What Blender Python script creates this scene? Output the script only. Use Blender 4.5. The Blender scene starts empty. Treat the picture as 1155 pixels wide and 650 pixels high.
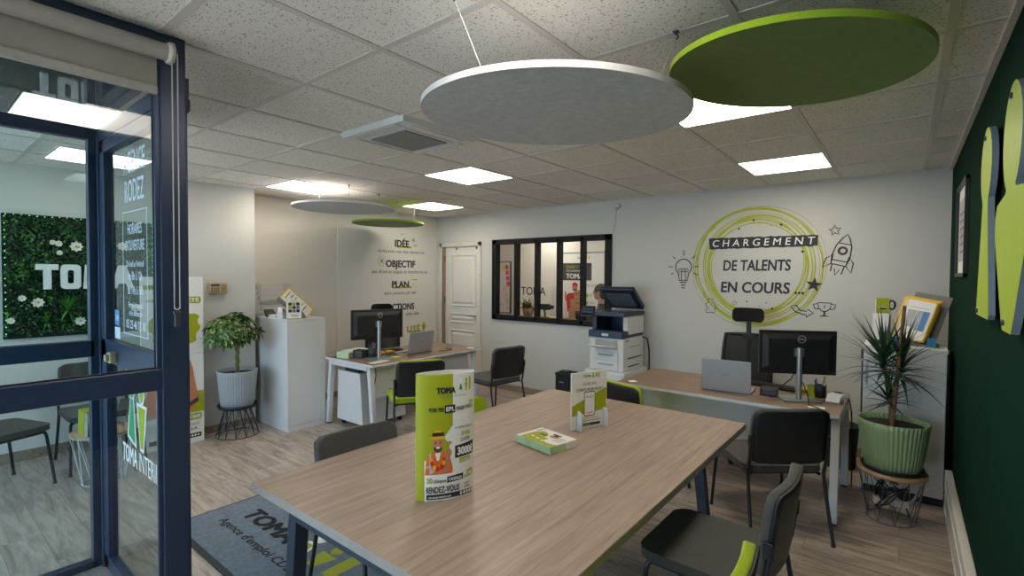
import bpy, math, random
from mathutils import Matrix, Vector
from math import pi, sin, cos, radians
random.seed(7)
scn = bpy.context.scene
COL = scn.collection

# ------------------------------------------------------------------ camera
F_PX, YAW, PIT, ROL = 558.408, 0.672391809, -0.0254861377, 0.0068993744
CAM_Z = 1.645
CEIL = 2.563
def cam_axes():
    cy, sy, cp, sp = cos(YAW), sin(YAW), cos(PIT), sin(PIT)
    f = Vector((-sy*cp, cy*cp, sp)); r = Vector((cy, sy, 0)); u = r.cross(f)
    c, s = cos(ROL), sin(ROL)
    return c*r+s*u, -s*r+c*u, f
_r, _u, _f = cam_axes()
cd = bpy.data.cameras.new('camera'); cam = bpy.data.objects.new('camera', cd); COL.objects.link(cam)
cam.matrix_world = Matrix(((_r.x, _u.x, -_f.x, 0), (_r.y, _u.y, -_f.y, 0), (_r.z, _u.z, -_f.z, CAM_Z), (0, 0, 0, 1)))
cd.sensor_width = 36; cd.lens = F_PX/1155*36; cd.clip_start = .02
scn.camera = cam

# ------------------------------------------------------------------ materials
def lin(h):
    h = h.lstrip('#'); o = []
    for i in (0, 2, 4):
        c = int(h[i:i+2], 16)/255
        o.append(c/12.92 if c <= .04045 else ((c+.055)/1.055)**2.4)
    return (*o, 1)
class NT:
    def __init__(s, name):
        s.m = bpy.data.materials.new(name); s.m.use_nodes = True
        s.t = s.m.node_tree; s.b = s.t.nodes['Principled BSDF']; s.out = s.t.nodes['Material Output']
    def n(s, typ, **k):
        x = s.t.nodes.new(typ)
        for a, v in k.items():
            if a.startswith('i_'):
                x.inputs[a[2:].replace('_', ' ')].default_value = v
            else: setattr(x, a, v)
        return x
    def l(s, a, b): s.t.links.new(a, b)
    def coords(s, scale=(1, 1, 1), src='Object'):
        tc = s.n('ShaderNodeTexCoord'); mp = s.n('ShaderNodeMapping'); mp.inputs['Scale'].default_value = scale
        s.l(tc.outputs[src], mp.inputs['Vector']); return mp.outputs['Vector']
    def ramp(s, fac, stops):
        r = s.n('ShaderNodeValToRGB'); e = r.color_ramp.elements
        while len(e) < len(stops): e.new(.5)
        for el, (p, c) in zip(e, stops): el.position = p; el.color = c
        s.l(fac, r.inputs['Fac']); return r.outputs['Color']
    def mix(s, fac, a, b, mode='MIX'):
        x = s.n('ShaderNodeMix', data_type='RGBA', blend_type=mode)
        for sock, v in ((x.inputs[0], fac), (x.inputs[6], a), (x.inputs[7], b)):
            if hasattr(v, 'links'): s.l(v, sock)
            else: sock.default_value = v
        return x.outputs[2]
    def bump(s, h, strength=.2, dist=.002):
        b = s.n('ShaderNodeBump'); b.inputs['Strength'].default_value = strength; b.inputs['Distance'].default_value = dist
        s.l(h, b.inputs['Height']); s.l(b.outputs['Normal'], s.b.inputs['Normal'])
def plain(name, hexc, rough=.5, metal=0, var=.06, scale=30, bump=0, spec=.5, coat=0):
    t = NT(name); c = lin(hexc)
    v = t.coords(); nz = t.n('ShaderNodeTexNoise'); nz.inputs['Scale'].default_value = scale; nz.inputs['Detail'].default_value = 3
    t.l(v, nz.inputs['Vector'])
    lo = tuple(x*(1-var) for x in c[:3])+(1,); hi = tuple(min(1, x*(1+var)) for x in c[:3])+(1,)
    t.l(t.ramp(nz.outputs['Fac'], [(.3, lo), (.7, hi)]), t.b.inputs['Base Color'])
    t.b.inputs['Roughness'].default_value = rough; t.b.inputs['Metallic'].default_value = metal
    t.b.inputs['Specular IOR Level'].default_value = spec
    if coat: t.b.inputs['Coat Weight'].default_value = coat
    if bump: t.bump(nz.outputs['Fac'], bump)
    return t.m
def emit(name, hexc, strength):
    t = NT(name); t.b.inputs['Base Color'].default_value = (.8, .8, .8, 1)
    t.b.inputs['Emission Color'].default_value = lin(hexc); t.b.inputs['Emission Strength'].default_value = strength
    return t.m
def glassmat(name, tint, refl=1.0, rough=0.0):
    t = NT(name); t.t.nodes.remove(t.b)
    tr = t.n('ShaderNodeBsdfTransparent'); tr.inputs['Color'].default_value = tint
    gl = t.n('ShaderNodeBsdfGlossy'); gl.inputs['Roughness'].default_value = rough
    fr = t.n('ShaderNodeFresnel'); fr.inputs['IOR'].default_value = 1.5
    mu = t.n('ShaderNodeMath', operation='MULTIPLY'); mu.inputs[1].default_value = refl
    t.l(fr.outputs[0], mu.inputs[0])
    # a pane mirrors once, at the face turned to the viewer; the far face only lets light through
    ge = t.n('ShaderNodeNewGeometry'); iv = t.n('ShaderNodeMath', operation='SUBTRACT'); iv.inputs[0].default_value = 1; t.l(ge.outputs['Backfacing'], iv.inputs[1])
    m2 = t.n('ShaderNodeMath', operation='MULTIPLY', use_clamp=True); t.l(mu.outputs[0], m2.inputs[0]); t.l(iv.outputs[0], m2.inputs[1])
    tc = t.mix(ge.outputs['Backfacing'], tint, (1, 1, 1, 1)); t.l(tc, tr.inputs['Color'])
    mx = t.n('ShaderNodeMixShader'); t.l(m2.outputs[0], mx.inputs[0]); t.l(tr.outputs[0], mx.inputs[1]); t.l(gl.outputs[0], mx.inputs[2])
    t.l(mx.outputs[0], t.out.inputs['Surface'])
    return t.m
def wood(name, dark, mid, light, axis=1, rough=.45, fine=1.0):
    t = NT(name)
    sc = [22*fine]*3; sc[axis] = 1.1*fine
    v = t.coords(tuple(sc))
    n1 = t.n('ShaderNodeTexNoise'); n1.inputs['Scale'].default_value = 1.6; n1.inputs['Detail'].default_value = 8; n1.inputs['Roughness'].default_value = .62
    n1.inputs['Distortion'].default_value = .6; t.l(v, n1.inputs['Vector'])
    sc2 = [90*fine]*3; sc2[axis] = 3*fine
    v2 = t.coords(tuple(sc2)); n2 = t.n('ShaderNodeTexNoise'); n2.inputs['Scale'].default_value = 2; n2.inputs['Detail'].default_value = 4
    t.l(v2, n2.inputs['Vector'])
    c = t.ramp(n1.outputs['Fac'], [(.3, lin(dark)), (.5, lin(mid)), (.68, lin(light))])
    c = t.mix(.35, c, t.ramp(n2.outputs['Fac'], [(.35, (.55, .53, .5, 1)), (.6, (1, 1, 1, 1))]), 'MULTIPLY')
    t.l(c, t.b.inputs['Base Color']); t.b.inputs['Roughness'].default_value = rough
    t.bump(n2.outputs['Fac'], .08, .001)
    return t.m
def floor_mat():
    t = NT('oak_plank_floor')
    v = t.coords()
    br = t.n('ShaderNodeTexBrick'); br.offset = .37; br.offset_frequency = 2
    br.inputs['Scale'].default_value = 1; br.inputs['Brick Width'].default_value = 1.25; br.inputs['Row Height'].default_value = .19
    br.inputs['Mortar Size'].default_value = .0012; br.inputs['Mortar Smooth'].default_value = .2; br.inputs['Bias'].default_value = 0
    br.inputs['Color1'].default_value = (.0, .0, .0, 1); br.inputs['Color2'].default_value = (1, 1, 1, 1); br.inputs['Mortar'].default_value = (.5, .5, .5, 1)
    t.l(v, br.inputs['Vector'])
    # grain, moved along by plank
    sep = t.n('ShaderNodeSeparateXYZ'); t.l(v, sep.inputs[0])
    add = t.n('ShaderNodeMath', operation='MULTIPLY_ADD'); t.l(br.outputs['Color'], add.inputs[0]); add.inputs[1].default_value = 9.7; t.l(sep.outputs['Y'], add.inputs[2])
    cmb = t.n('ShaderNodeCombineXYZ')
    mx_ = t.n('ShaderNodeMath', operation='MULTIPLY'); mx_.inputs[1].default_value = 1.3; t.l(sep.outputs['X'], mx_.inputs[0])
    my_ = t.n('ShaderNodeMath', operation='MULTIPLY'); my_.inputs[1].default_value = 9; t.l(add.outputs[0], my_.inputs[0])
    t.l(mx_.outputs[0], cmb.inputs['X']); t.l(my_.outputs[0], cmb.inputs['Y'])
    n1 = t.n('ShaderNodeTexNoise'); n1.inputs['Scale'].default_value = 1.5; n1.inputs['Detail'].default_value = 9; n1.inputs['Roughness'].default_value = .6; n1.inputs['Distortion'].default_value = 1.1
    t.l(cmb.outputs[0], n1.inputs['Vector'])
    n2 = t.n('ShaderNodeTexNoise'); n2.inputs['Scale'].default_value = 5; n2.inputs['Detail'].default_value = 5; n2.inputs['Distortion'].default_value = .5
    t.l(cmb.outputs[0], n2.inputs['Vector'])
    base = t.ramp(n1.outputs['Fac'], [(.28, lin('#80736a')), (.46, lin('#ad9f93')), (.6, lin('#c6b9ad')), (.75, lin('#9c8d80'))])
    base = t.mix(.5, base, t.ramp(n2.outputs['Fac'], [(.32, (.52, .48, .44, 1)), (.5, (1, 1, 1, 1))]), 'MULTIPLY')
    base = t.mix(.34, base, t.ramp(br.outputs['Color'], [(0, (.5, .48, .46, 1)), (1, (1.05, 1.03, 1, 1))]), 'MULTIPLY')
    base = t.mix(br.outputs['Fac'], base, lin('#5a4d42'))
    t.l(base, t.b.inputs['Base Color']); t.b.inputs['Roughness'].default_value = .38
    inv = t.n('ShaderNodeMath', operation='SUBTRACT'); inv.inputs[0].default_value = 1; t.l(br.outputs['Fac'], inv.inputs[1])
    t.bump(inv.outputs[0], .3, .001)
    return t.m
def ceiling_mat():
    t = NT('mineral_ceiling_tile')
    v = t.coords()
    w = t.n('ShaderNodeTexNoise'); w.inputs['Scale'].default_value = 3; t.l(v, w.inputs['Vector'])
    vo = t.n('ShaderNodeTexVoronoi'); vo.inputs['Scale'].default_value = 46; vo.inputs['Randomness'].default_value = 1
    mp = t.coords((1, 1.7, 1)); t.l(mp, vo.inputs['Vector'])
    nz = t.n('ShaderNodeTexNoise'); nz.inputs['Scale'].default_value = 75; nz.inputs['Detail'].default_value = 2; nz.inputs['Distortion'].default_value = 1.5
    t.l(mp, nz.inputs['Vector'])
    spots = t.ramp(vo.outputs['Distance'], [(.15, (0, 0, 0, 1)), (.22, (1, 1, 1, 1))])
    fis = t.ramp(nz.outputs['Fac'], [(.31, (.25, .25, .25, 1)), (.40, (1, 1, 1, 1))])
    m = t.mix(1.0, spots, fis, 'MULTIPLY')
    # every tile a hair lighter or darker than the next
    dv = t.n('ShaderNodeVectorMath', operation='SUBTRACT'); t.l(v, dv.inputs[0]); dv.inputs[1].default_value = (-1.691, 1.259, 0)
    sn = t.n('ShaderNodeVectorMath', operation='SNAP'); t.l(dv.outputs[0], sn.inputs[0]); sn.inputs[1].default_value = (.6, .6, 10)
    wn = t.n('ShaderNodeTexWhiteNoise', noise_dimensions='3D'); t.l(sn.outputs[0], wn.inputs['Vector'])
    tile = t.ramp(wn.outputs['Value'], [(0, lin('#e2ded8')), (1, lin('#efece7'))])
    c = t.mix(m, lin('#857c72'), tile)
    t.l(c, t.b.inputs['Base Color']); t.b.inputs['Roughness'].default_value = .9; t.b.inputs['Specular IOR Level'].default_value = .1
    t.bump(m, .35, .002)
    return t.m
def felt(name, hexc, amt=.3, fs=160):
    t = NT(name); c = lin(hexc); v = t.coords()
    nz = t.n('ShaderNodeTexNoise'); nz.inputs['Scale'].default_value = fs; nz.inputs['Detail'].default_value = 6; nz.inputs['Roughness'].default_value = .8
    n2 = t.n('ShaderNodeTexNoise'); n2.inputs['Scale'].default_value = fs*.3; n2.inputs['Detail'].default_value = 3
    t.l(v, nz.inputs['Vector']); t.l(v, n2.inputs['Vector'])
    k = lambda s: tuple(min(1, x*s) for x in c[:3])+(1,)
    a = t.ramp(nz.outputs['Fac'], [(.3, k(1-amt)), (.7, k(1+amt))])
    a = t.mix(.5, a, t.ramp(n2.outputs['Fac'], [(.3, k(1-amt*.6)), (.7, k(1+amt*.6))]))
    t.l(a, t.b.inputs['Base Color']); t.b.inputs['Roughness'].default_value = .95; t.b.inputs['Specular IOR Level'].default_value = .15
    t.b.inputs['Sheen Weight'].default_value = .15
    t.bump(nz.outputs['Fac'], .3, .002)
    return t.m
def leafmat(name, a, b, c, scale=6, rough=.4):
    t = NT(name); v = t.coords()
    nz = t.n('ShaderNodeTexNoise'); nz.inputs['Scale'].default_value = scale; nz.inputs['Detail'].default_value = 3; t.l(v, nz.inputs['Vector'])
    t.l(t.ramp(nz.outputs['Fac'], [(.3, lin(a)), (.5, lin(b)), (.68, lin(c))]), t.b.inputs['Base Color'])
    t.b.inputs['Roughness'].default_value = rough
    return t.m
def meshfab(name, hexc, open_=.45):
    t = NT(name); v = t.coords()
    w = t.n('ShaderNodeTexChecker'); w.inputs['Scale'].default_value = 420; t.l(v, w.inputs['Vector'])
    t.b.inputs['Base Color'].default_value = lin(hexc); t.b.inputs['Roughness'].default_value = .8
    tr = t.n('ShaderNodeBsdfTransparent'); mx = t.n('ShaderNodeMixShader')
    mu = t.n('ShaderNodeMath', operation='MULTIPLY'); mu.inputs[1].default_value = open_*1.6; t.l(w.outputs['Fac'], mu.inputs[0])
    t.l(mu.outputs[0], mx.inputs[0]); t.l(t.b.outputs[0], mx.inputs[1]); t.l(tr.outputs[0], mx.inputs[2]); t.l(mx.outputs[0], t.out.inputs['Surface'])
    return t.m
M = dict(
 wall=plain('white_wall_paint', '#c4c4bf', .85, var=.015, scale=60, bump=.05, spec=.2),
 wall_warm=plain('cream_wall_covering', '#dcd8d0', .85, var=.02, scale=110, bump=.12, spec=.2),
 vinyl=plain('white_wall_vinyl', '#dcdad5', .7, var=.01, spec=.25),
 gwall=plain('dark_green_paint', '#0a2c1f', .9, var=.06, scale=90, bump=.12, spec=.06),
 ceil=ceiling_mat(), tbar=plain('white_ceiling_rail', '#cfcbc5', .6, var=.02),
 floor=floor_mat(),
 base=wood('oak_baseboard', '#7a6a5c', '#94826f', '#a59482', axis=0),
 table=wood('grey_oak_laminate', '#8c796a', '#a18d7d', '#ae9b8c', axis=1, rough=.42),
 desk=wood('brown_oak_laminate', '#75604f', '#8a7260', '#9b8473', axis=0, rough=.45),
 desk_l=wood('brown_oak_laminate_along', '#75604f', '#8a7260', '#9b8473', axis=1, rough=.45),
 edge=plain('pale_table_edge', '#9b948d', .5),
 white=plain('white_lacquer', '#d4d6d6', .4, var=.015), whitem=plain('white_metal', '#d2d5d8', .35, var=.01),
 trunk=plain('white_plastic', '#d6d3cc', .45, var=.02),
 navy=plain('navy_aluminium', '#2b3a52', .35, var=.04, metal=.2), wblack=plain('black_window_frame', '#0c0c0d', .6, spec=.3), black=plain('black_metal', '#1a1b1d', .4, var=.05),
 steel=plain('dark_grey_steel', '#3a4350', .42, var=.05, metal=.3),
 bplas=plain('black_plastic', '#17181a', .5, var=.05), bplas2=plain('black_plastic_gloss', '#131416', .55, var=.05),
 dgrey=plain('dark_grey_plastic', '#3b3d40', .5), silver=plain('brushed_silver', '#a9abad', .32, metal=.7, var=.03), lapsil=plain('laptop_silver', '#a5a7aa', .4, metal=.35, var=.02),
 chrome=plain('chrome', '#c4c6c8', .15, metal=1),
 gfab=felt('grey_upholstery', '#504f4c', .12), lfab=felt('lime_upholstery', '#93a912', .1), bfab=felt('black_upholstery', '#1c1c1e', .15),
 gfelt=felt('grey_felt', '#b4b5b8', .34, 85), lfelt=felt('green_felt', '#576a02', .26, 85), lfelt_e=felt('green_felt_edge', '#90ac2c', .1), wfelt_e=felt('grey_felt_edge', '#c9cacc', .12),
 lime=plain('lime_print', '#9ca30a', .6, var=.01), limeboard=plain('lime_board', '#a3bb20', .45, var=.02), boardedge=plain('grey_board_edge', '#7d8b96', .6),
 limeink=plain('olive_lime_ink', '#a6ad1a', .6, var=.05), ink=plain('charcoal_ink', '#2a2a2c', .6), greyink=plain('grey_ink', '#6e6e70', .6), wink=plain('white_ink', '#e8e8e6', .5), bluewhite=plain('frosted_white_vinyl', '#c9d6e2', .5),
 paper=plain('white_paper', '#e3e2dd', .7, var=.015), orange=plain('orange_print', '#d9691e', .6, var=.12, scale=60), skinp=plain('skin_print', '#b97a5e', .6, var=.1, scale=60), yellowp=plain('yellow_print', '#e0a51a', .6, var=.08), redp=plain('red_print', '#c3281f', .6, var=.1), brownp=plain('cardboard_print', '#b98a5e', .6), greyp=plain('light_grey_print', '#a7a9ab', .6), beardp=plain('beard_print', '#4b3428', .6), bluep=plain('blue_print', '#4d7fb8', .6), pinkp=plain('pink_note', '#e0506a', .7), yellowr=plain('yellow_frame_plastic', '#e2b80c', .45),
 led=emit('led_diffuser', '#fff3e2', 7.5), ledv=emit('led_diffuser_entrance', '#fff0de', 3.2), ledframe=plain('led_frame', '#dcdcda', .5),
 glass=glassmat('clear_glass', (.76, .86, .88, 1)), glass_in=glassmat('interior_glass', (.95, .97, .96, 1), .8), roofg=glassmat('tinted_roof_glass', (.36, .38, .41, 1), 1.35),
 acry=glassmat('clear_acrylic', (.93, .94, .96, 1), 1.3, .15),
 blind=plain('grey_blind_fabric', '#9c968d', .85, var=.03, scale=9, bump=.25), blindbar=plain('grey_blind_bar', '#a5a099', .5),
 mat=felt('slate_carpet', '#66727e', .6, 120), matedge=plain('rubber_edge', '#33373b', .8), inkmat=plain('mat_print_black', '#15181c', .95),
 pot_g=plain('grey_blue_pot', '#98a0a6', .55, var=.03), pot_l=plain('pale_green_pot', '#8fa87c', .55, var=.03), soil=plain('dark_soil', '#2c211a', .95, var=.5, scale=80, bump=.8),
 bark=plain('green_brown_bark', '#6d6a3c', .8, var=.3, scale=40, bump=.5), bark2=plain('brown_cane', '#7d5d3c', .75, var=.2, scale=40, bump=.3),
 schef=leafmat('variegated_leaf', '#173010', '#2f5a1e', '#98a552', 30), drac=leafmat('dark_strap_leaf', '#16291a', '#24422a', '#3d5a3a', 8),
 ivy=leafmat('plant_wall_leaf', '#0e2a10', '#1f4a18', '#447a24', 9), ivyl=leafmat('plant_wall_long_leaf', '#2c6420', '#4c8c2e', '#6fa83a', 9), backing=plain('plant_wall_backing', '#0d1a10', .9),
 fleur=plain('white_petal', '#e8e6d8', .6), fleurc=plain('flower_centre', '#c8a93a', .7), gled=emit('green_led', '#30ff60', .8),
 cream=plain('beige_plastic', '#b3a27e', .5), navyp=plain('navy_plastic', '#1f2d44', .4), prw=plain('printer_white', '#cfd0cd', .45, var=.02), prg=plain('printer_grey', '#9ea19f', .5), scr=plain('dark_screen', '#0c1118', .15), scrb=plain('screen_blue_tiles', '#39506e', .2),
 platen=plain('scanner_glass', '#5d646c', .12, var=.1), oak=wood('oak_board', '#a3835f', '#b9966f', '#c6a57e', axis=0), wire=plain('grey_wire', '#6d7073', .4, metal=.5), wirew=plain('white_wire', '#d5dadd', .4), wireb=plain('black_wire', '#1b1c1e', .4),
 door=plain('white_door_paint', '#d8d6cf', .5, var=.01), casing=plain('white_casing', '#d2cdc0', .5), hinge=wood('raw_door_edge', '#8a6a48', '#a07d56', '#b08d66', axis=2),
 officemesh=meshfab('black_office_mesh', '#1b1c1d', .3), fold=plain('grey_hinge', '#6c6a66', .5),
 stuccoext=plain('pavement', '#a9a7a2', .9), skin=plain('skin', '#c08a6e', .55, var=.05), hair=plain('brown_hair', '#3c2a1e', .6, var=.3, scale=200), cloth=plain('dark_jumper', '#2b2e36', .85),
 planter=plain('terracotta_planter', '#a9826a', .7), redleaf=leafmat('red_green_leaf', '#3d5a24', '#6a7a34', '#8c3a34', 26), grn_sock=plain('green_plastic', '#2f8f4f', .5), bluebox=plain('blue_plastic', '#2470a8', .45), postit=plain('yellow_note', '#ddd23c', .7), flyerside=plain('mint_paper_edges', '#b7cfa6', .8, var=.12, scale=14),
)

# ------------------------------------------------------------------ mesh builder
I4 = Matrix.Identity(4)
def frame(o, xd, yd):
    x = Vector(xd).normalized(); y = Vector(yd).normalized(); z = x.cross(y)
    return Matrix(((x.x, y.x, z.x, o[0]), (x.y, y.y, z.y, o[1]), (x.z, y.z, z.z, o[2]), (0, 0, 0, 1)))
def T(x, y, z=0): return Matrix.Translation((x, y, z))
def RZ(a): return Matrix.Rotation(a, 4, 'Z')
def RX(a): return Matrix.Rotation(a, 4, 'X')
def RY(a): return Matrix.Rotation(a, 4, 'Y')
_tc = {}
def text_geo(s, bold):
    k = (s, bold)
    if k in _tc: return _tc[k]
    cu = bpy.data.curves.new('t', 'FONT'); cu.body = s; cu.size = 1; cu.resolution_u = 3
    o = bpy.data.objects.new('t', cu); COL.objects.link(o)
    bpy.context.view_layer.update()
    me = bpy.data.meshes.new_from_object(o.evaluated_get(bpy.context.evaluated_depsgraph_get()))
    vs = [v.co.copy() for v in me.vertices]; fs = [tuple(p.vertices) for p in me.polygons]
    bpy.data.objects.remove(o); bpy.data.curves.remove(cu); bpy.data.meshes.remove(me)
    if bold > .002:      # heavier strokes: the letter printed over itself a hair to each side
        v0, f0 = vs, fs; vs, fs = [], []; d = .7*bold
        for q, (dx, dy) in enumerate(((0, 0), (1, 0), (-1, 0), (0, 1), (0, -1), (.7, .7), (-.7, .7), (.7, -.7), (-.7, -.7))):
            n0 = len(vs); vs += [Vector((v.x+dx*bold, v.y+dy*d, q*2e-5)) for v in v0]; fs += [tuple(i+n0 for i in f) for f in f0]
    _tc[k] = (vs, fs); return vs, fs
class MB:
    def __init__(s): s.v = []; s.f = []; s.mi = []; s.sm = []
    def add(s, vs, fs, mi=0, smooth=False, X=None):
        n = len(s.v)
        s.v += [(X @ Vector(v)) if X is not None else Vector(v) for v in vs]
        for f in fs: s.f.append(tuple(i+n for i in f)); s.mi.append(mi); s.sm.append(smooth)
        return s
    def box(s, x0, x1, y0, y1, z0, z1, mi=0, X=None):
        vs = [(x, y, z) for z in (z0, z1) for y in (y0, y1) for x in (x0, x1)]
        return s.add(vs, [(0, 2, 3, 1), (4, 5, 7, 6), (0, 1, 5, 4), (2, 6, 7, 3), (0, 4, 6, 2), (1, 3, 7, 5)], mi, False, X)
    def hexa(s, bot, top, mi=0, X=None):
        n = len(bot); vs = list(bot)+list(top)
        return s.add(vs, [tuple(range(n-1, -1, -1)), tuple(range(n, 2*n))]+[(i, (i+1) % n, n+(i+1) % n, n+i) for i in range(n)], mi, False, X)
    def beam(s, p0, p1, wx, wy, mi=0, up=(0, 0, 1), X=None):
        p0 = Vector(p0); p1 = Vector(p1); d = (p1-p0).normalized(); u = Vector(up)
        if abs(d.dot(u)) > .95: u = Vector((0, 1, 0))
        a = d.cross(u).normalized(); b = a.cross(d)
        q = [a*wx/2*i+b*wy/2*j for i, j in ((-1, -1), (1, -1), (1, 1), (-1, 1))]
        return s.hexa([p0+k for k in q], [p1+k for k in q], mi, X)
    def prism(s, poly, d0, d1, mi=0, X=None, smooth=False):
        n = len(poly); vs = [(p[0], p[1], d0) for p in poly]+[(p[0], p[1], d1) for p in poly]
        s.add(vs, [tuple(range(n-1, -1, -1)), tuple(range(n, 2*n))], mi, False, X)
        return s.add(vs, [(i, (i+1) % n, n+(i+1) % n, n+i) for i in range(n)], mi, smooth, X)
    def poly(s, poly, mi=0, X=None, z=0):
        return s.add([(p[0], p[1], z) for p in poly], [tuple(range(len(poly)))], mi, False, X)
    def rect(s, x0, x1, y0, y1, mi=0, X=None, z=0): return s.poly([(x0, y0), (x1, y0), (x1, y1), (x0, y1)], mi, X, z)
    def disc(s, cx, cy, rx, ry=None, mi=0, X=None, z=0, n=24):
        ry = ry or rx
        return s.poly([(cx+rx*cos(2*pi*i/n), cy+ry*sin(2*pi*i/n)) for i in range(n)], mi, X, z)
    def tube(s, pts, r, n=8, mi=0, closed=False, X=None, cap=True):
        pts = [Vector(p) for p in pts]; m = len(pts); rr = r if isinstance(r, (list, tuple)) else [r]*m
        rings = []; prev = None
        for i, p in enumerate(pts):
            if closed: d = pts[(i+1) % m]-pts[i-1]
            else: d = pts[min(i+1, m-1)]-pts[max(i-1, 0)]
            d = d.normalized() if d.length > 1e-9 else Vector((0, 0, 1))
            if prev is None:
                a = d.cross(Vector((0, 0, 1)))
                if a.length < .05: a = d.cross(Vector((0, 1, 0)))
            else: a = prev-d*prev.dot(d)
            a.normalize(); prev = a; b = d.cross(a)
            rings.append([p+(a*cos(2*pi*k/n)+b*sin(2*pi*k/n))*rr[i] for k in range(n)])
        vs = [v for q in rings for v in q]; fs = []
        for i in range(m if closed else m-1):
            j = (i+1) % m
            fs += [(i*n+k, i*n+(k+1) % n, j*n+(k+1) % n, j*n+k) for k in range(n)]
        s.add(vs, fs, mi, True, X)
        if cap and not closed: s.add(vs, [tuple(range(n-1, -1, -1)), tuple((m-1)*n+k for k in range(n))], mi, False, X)
        return s
    def lathe(s, prof, c=(0, 0, 0), n=32, mi=0, X=None, ribs=0, rib=.0, sx=1, sy=1):
        vs = []; fs = []; m = len(prof)
        for r, z in prof:
            for k in range(n):
                q = r*(1+rib*(abs(sin(pi*ribs*k/n))-.5)) if r > 0 else 0
                a = 2*pi*k/n; vs.append((c[0]+q*cos(a)*sx, c[1]+q*sin(a)*sy, c[2]+z))
        for i in range(m-1): fs += [(i*n+k, i*n+(k+1) % n, (i+1)*n+(k+1) % n, (i+1)*n+k) for k in range(n)]
        return s.add(vs, fs, mi, True, X)
    def ell(s, c, rx, ry, rz, nu=16, nv=10, mi=0, X=None):
        prof = []
        vs = []; fs = []
        for j in range(nv+1):
            t = pi*j/nv
            for i in range(nu): vs.append((c[0]+rx*sin(t)*cos(2*pi*i/nu), c[1]+ry*sin(t)*sin(2*pi*i/nu), c[2]-rz*cos(t)))
        for j in range(nv): fs += [(j*nu+i, j*nu+(i+1) % nu, (j+1)*nu+(i+1) % nu, (j+1)*nu+i) for i in range(nu)]
        return s.add(vs, fs, mi, True, X)
    def ribbon(s, pts, w, mi=0, X=None, z=0, closed=False):
        m = len(pts); vs = []; fs = []
        for i in range(m):
            a = pts[i-1] if (closed or i) else pts[i]; b = pts[(i+1) % m] if (closed or i < m-1) else pts[i]
            dx, dy = b[0]-a[0], b[1]-a[1]; L = math.hypot(dx, dy) or 1
            ww = w[i] if isinstance(w, list) else w
            nx, ny = -dy/L*ww/2, dx/L*ww/2
            vs += [(pts[i][0]+nx, pts[i][1]+ny, z), (pts[i][0]-nx, pts[i][1]-ny, z)]
        for i in range(m if closed else m-1):
            j = (i+1) % m; fs.append((2*i, 2*i+1, 2*j+1, 2*j))
        return s.add(vs, fs, mi, False, X)
    def text(s, t, x, y, h, w=None, mi=0, X=None, z=0.0, align='l', bold=0, shear=0, wrap=None):
        vs, fs = text_geo(t, bold)
        if not vs: return s
        x0 = min(v.x for v in vs); x1 = max(v.x for v in vs)
        up = text_geo('H', bold)[0]; cap = max(v.y for v in up)-min(v.y for v in up)
        k = h/cap; kx = (w/(x1-x0)) if w else k
        W = (x1-x0)*kx; ox = x-(0 if align == 'l' else W/2 if align == 'c' else W)
        q = [(ox+(v.x-x0)*kx+shear*v.y*k, y+v.y*k, z+v.z) for v in vs]
        if wrap: q = [wrap(*p) for p in q]
        return s.add(q, fs, mi, False, X)
    def obj(s, name, mats, parent=None, bev=0, seg=2, sub=0, off=None, auto=False):
        me = bpy.data.meshes.new(name)
        vs = s.v
        if off is not None: vs = [v-off for v in vs]
        me.from_pydata([tuple(v) for v in vs], [], s.f)
        for m in (mats if isinstance(mats, (list, tuple)) else [mats]): me.materials.append(M[m])
        me.polygons.foreach_set('material_index', s.mi); me.polygons.foreach_set('use_smooth', s.sm); me.update()
        o = bpy.data.objects.new(name, me); COL.objects.link(o)
        if parent is not None: o.parent = parent
        if bev:
            b = o.modifiers.new('bevel', 'BEVEL'); b.width = bev; b.segments = seg; b.limit_method = 'ANGLE'; b.angle_limit = radians(40)
        if sub:
            b = o.modifiers.new('subdivision', 'SUBSURF'); b.levels = sub; b.render_levels = sub
        return o
def tag(o, label, cat, group=None, kind=None):
    if label: o['label'] = label
    if cat: o['category'] = cat
    if group: o['group'] = group
    if kind: o['kind'] = kind
    return o
def thing(name, label, cat, loc=(0, 0, 0), rz=0, group=None):
    o = bpy.data.objects.new(name, None); COL.objects.link(o); o.location = loc; o.rotation_euler = (0, 0, rz); o.empty_display_size = .05
    return tag(o, label, cat, group)
def struct(o, label=None): o['kind'] = 'structure'; return o
class W:
    """a thing laid out in room coordinates: parts are moved into the thing's own frame"""
    def __init__(s, name, label, cat, loc, group=None):
        s.e = thing(name, label, cat, loc, 0, group); s.off = Vector(loc)
    def part(s, mb, name, mats, parent=None, label=None, **k):
        o = mb.obj(name, mats, parent or s.e, off=s.off, **k)
        if label: o['label'] = label
        return o
def copy_tree(root, loc, rz, label=None, group=None):
    r = root.copy(); COL.objects.link(r); r.location = loc; r.rotation_euler = (0, 0, rz)
    if label: r['label'] = label
    if group: r['group'] = group
    def kids(src, dst):
        for ch in list(src.children):
            if ch == r: continue
            c = ch.copy(); COL.objects.link(c); c.parent = dst; kids(ch, c)
    kids(root, r)
    return r
def rrect(x0, x1, y0, y1, r, n=5):
    o = []
    for cx, cy, a in ((x1-r, y1-r, 0), (x0+r, y1-r, 90), (x0+r, y0+r, 180), (x1-r, y0+r, 270)):
        o += [(cx+r*cos(radians(a+90*i/n)), cy+r*sin(radians(a+90*i/n))) for i in range(n+1)]
    return o

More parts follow.
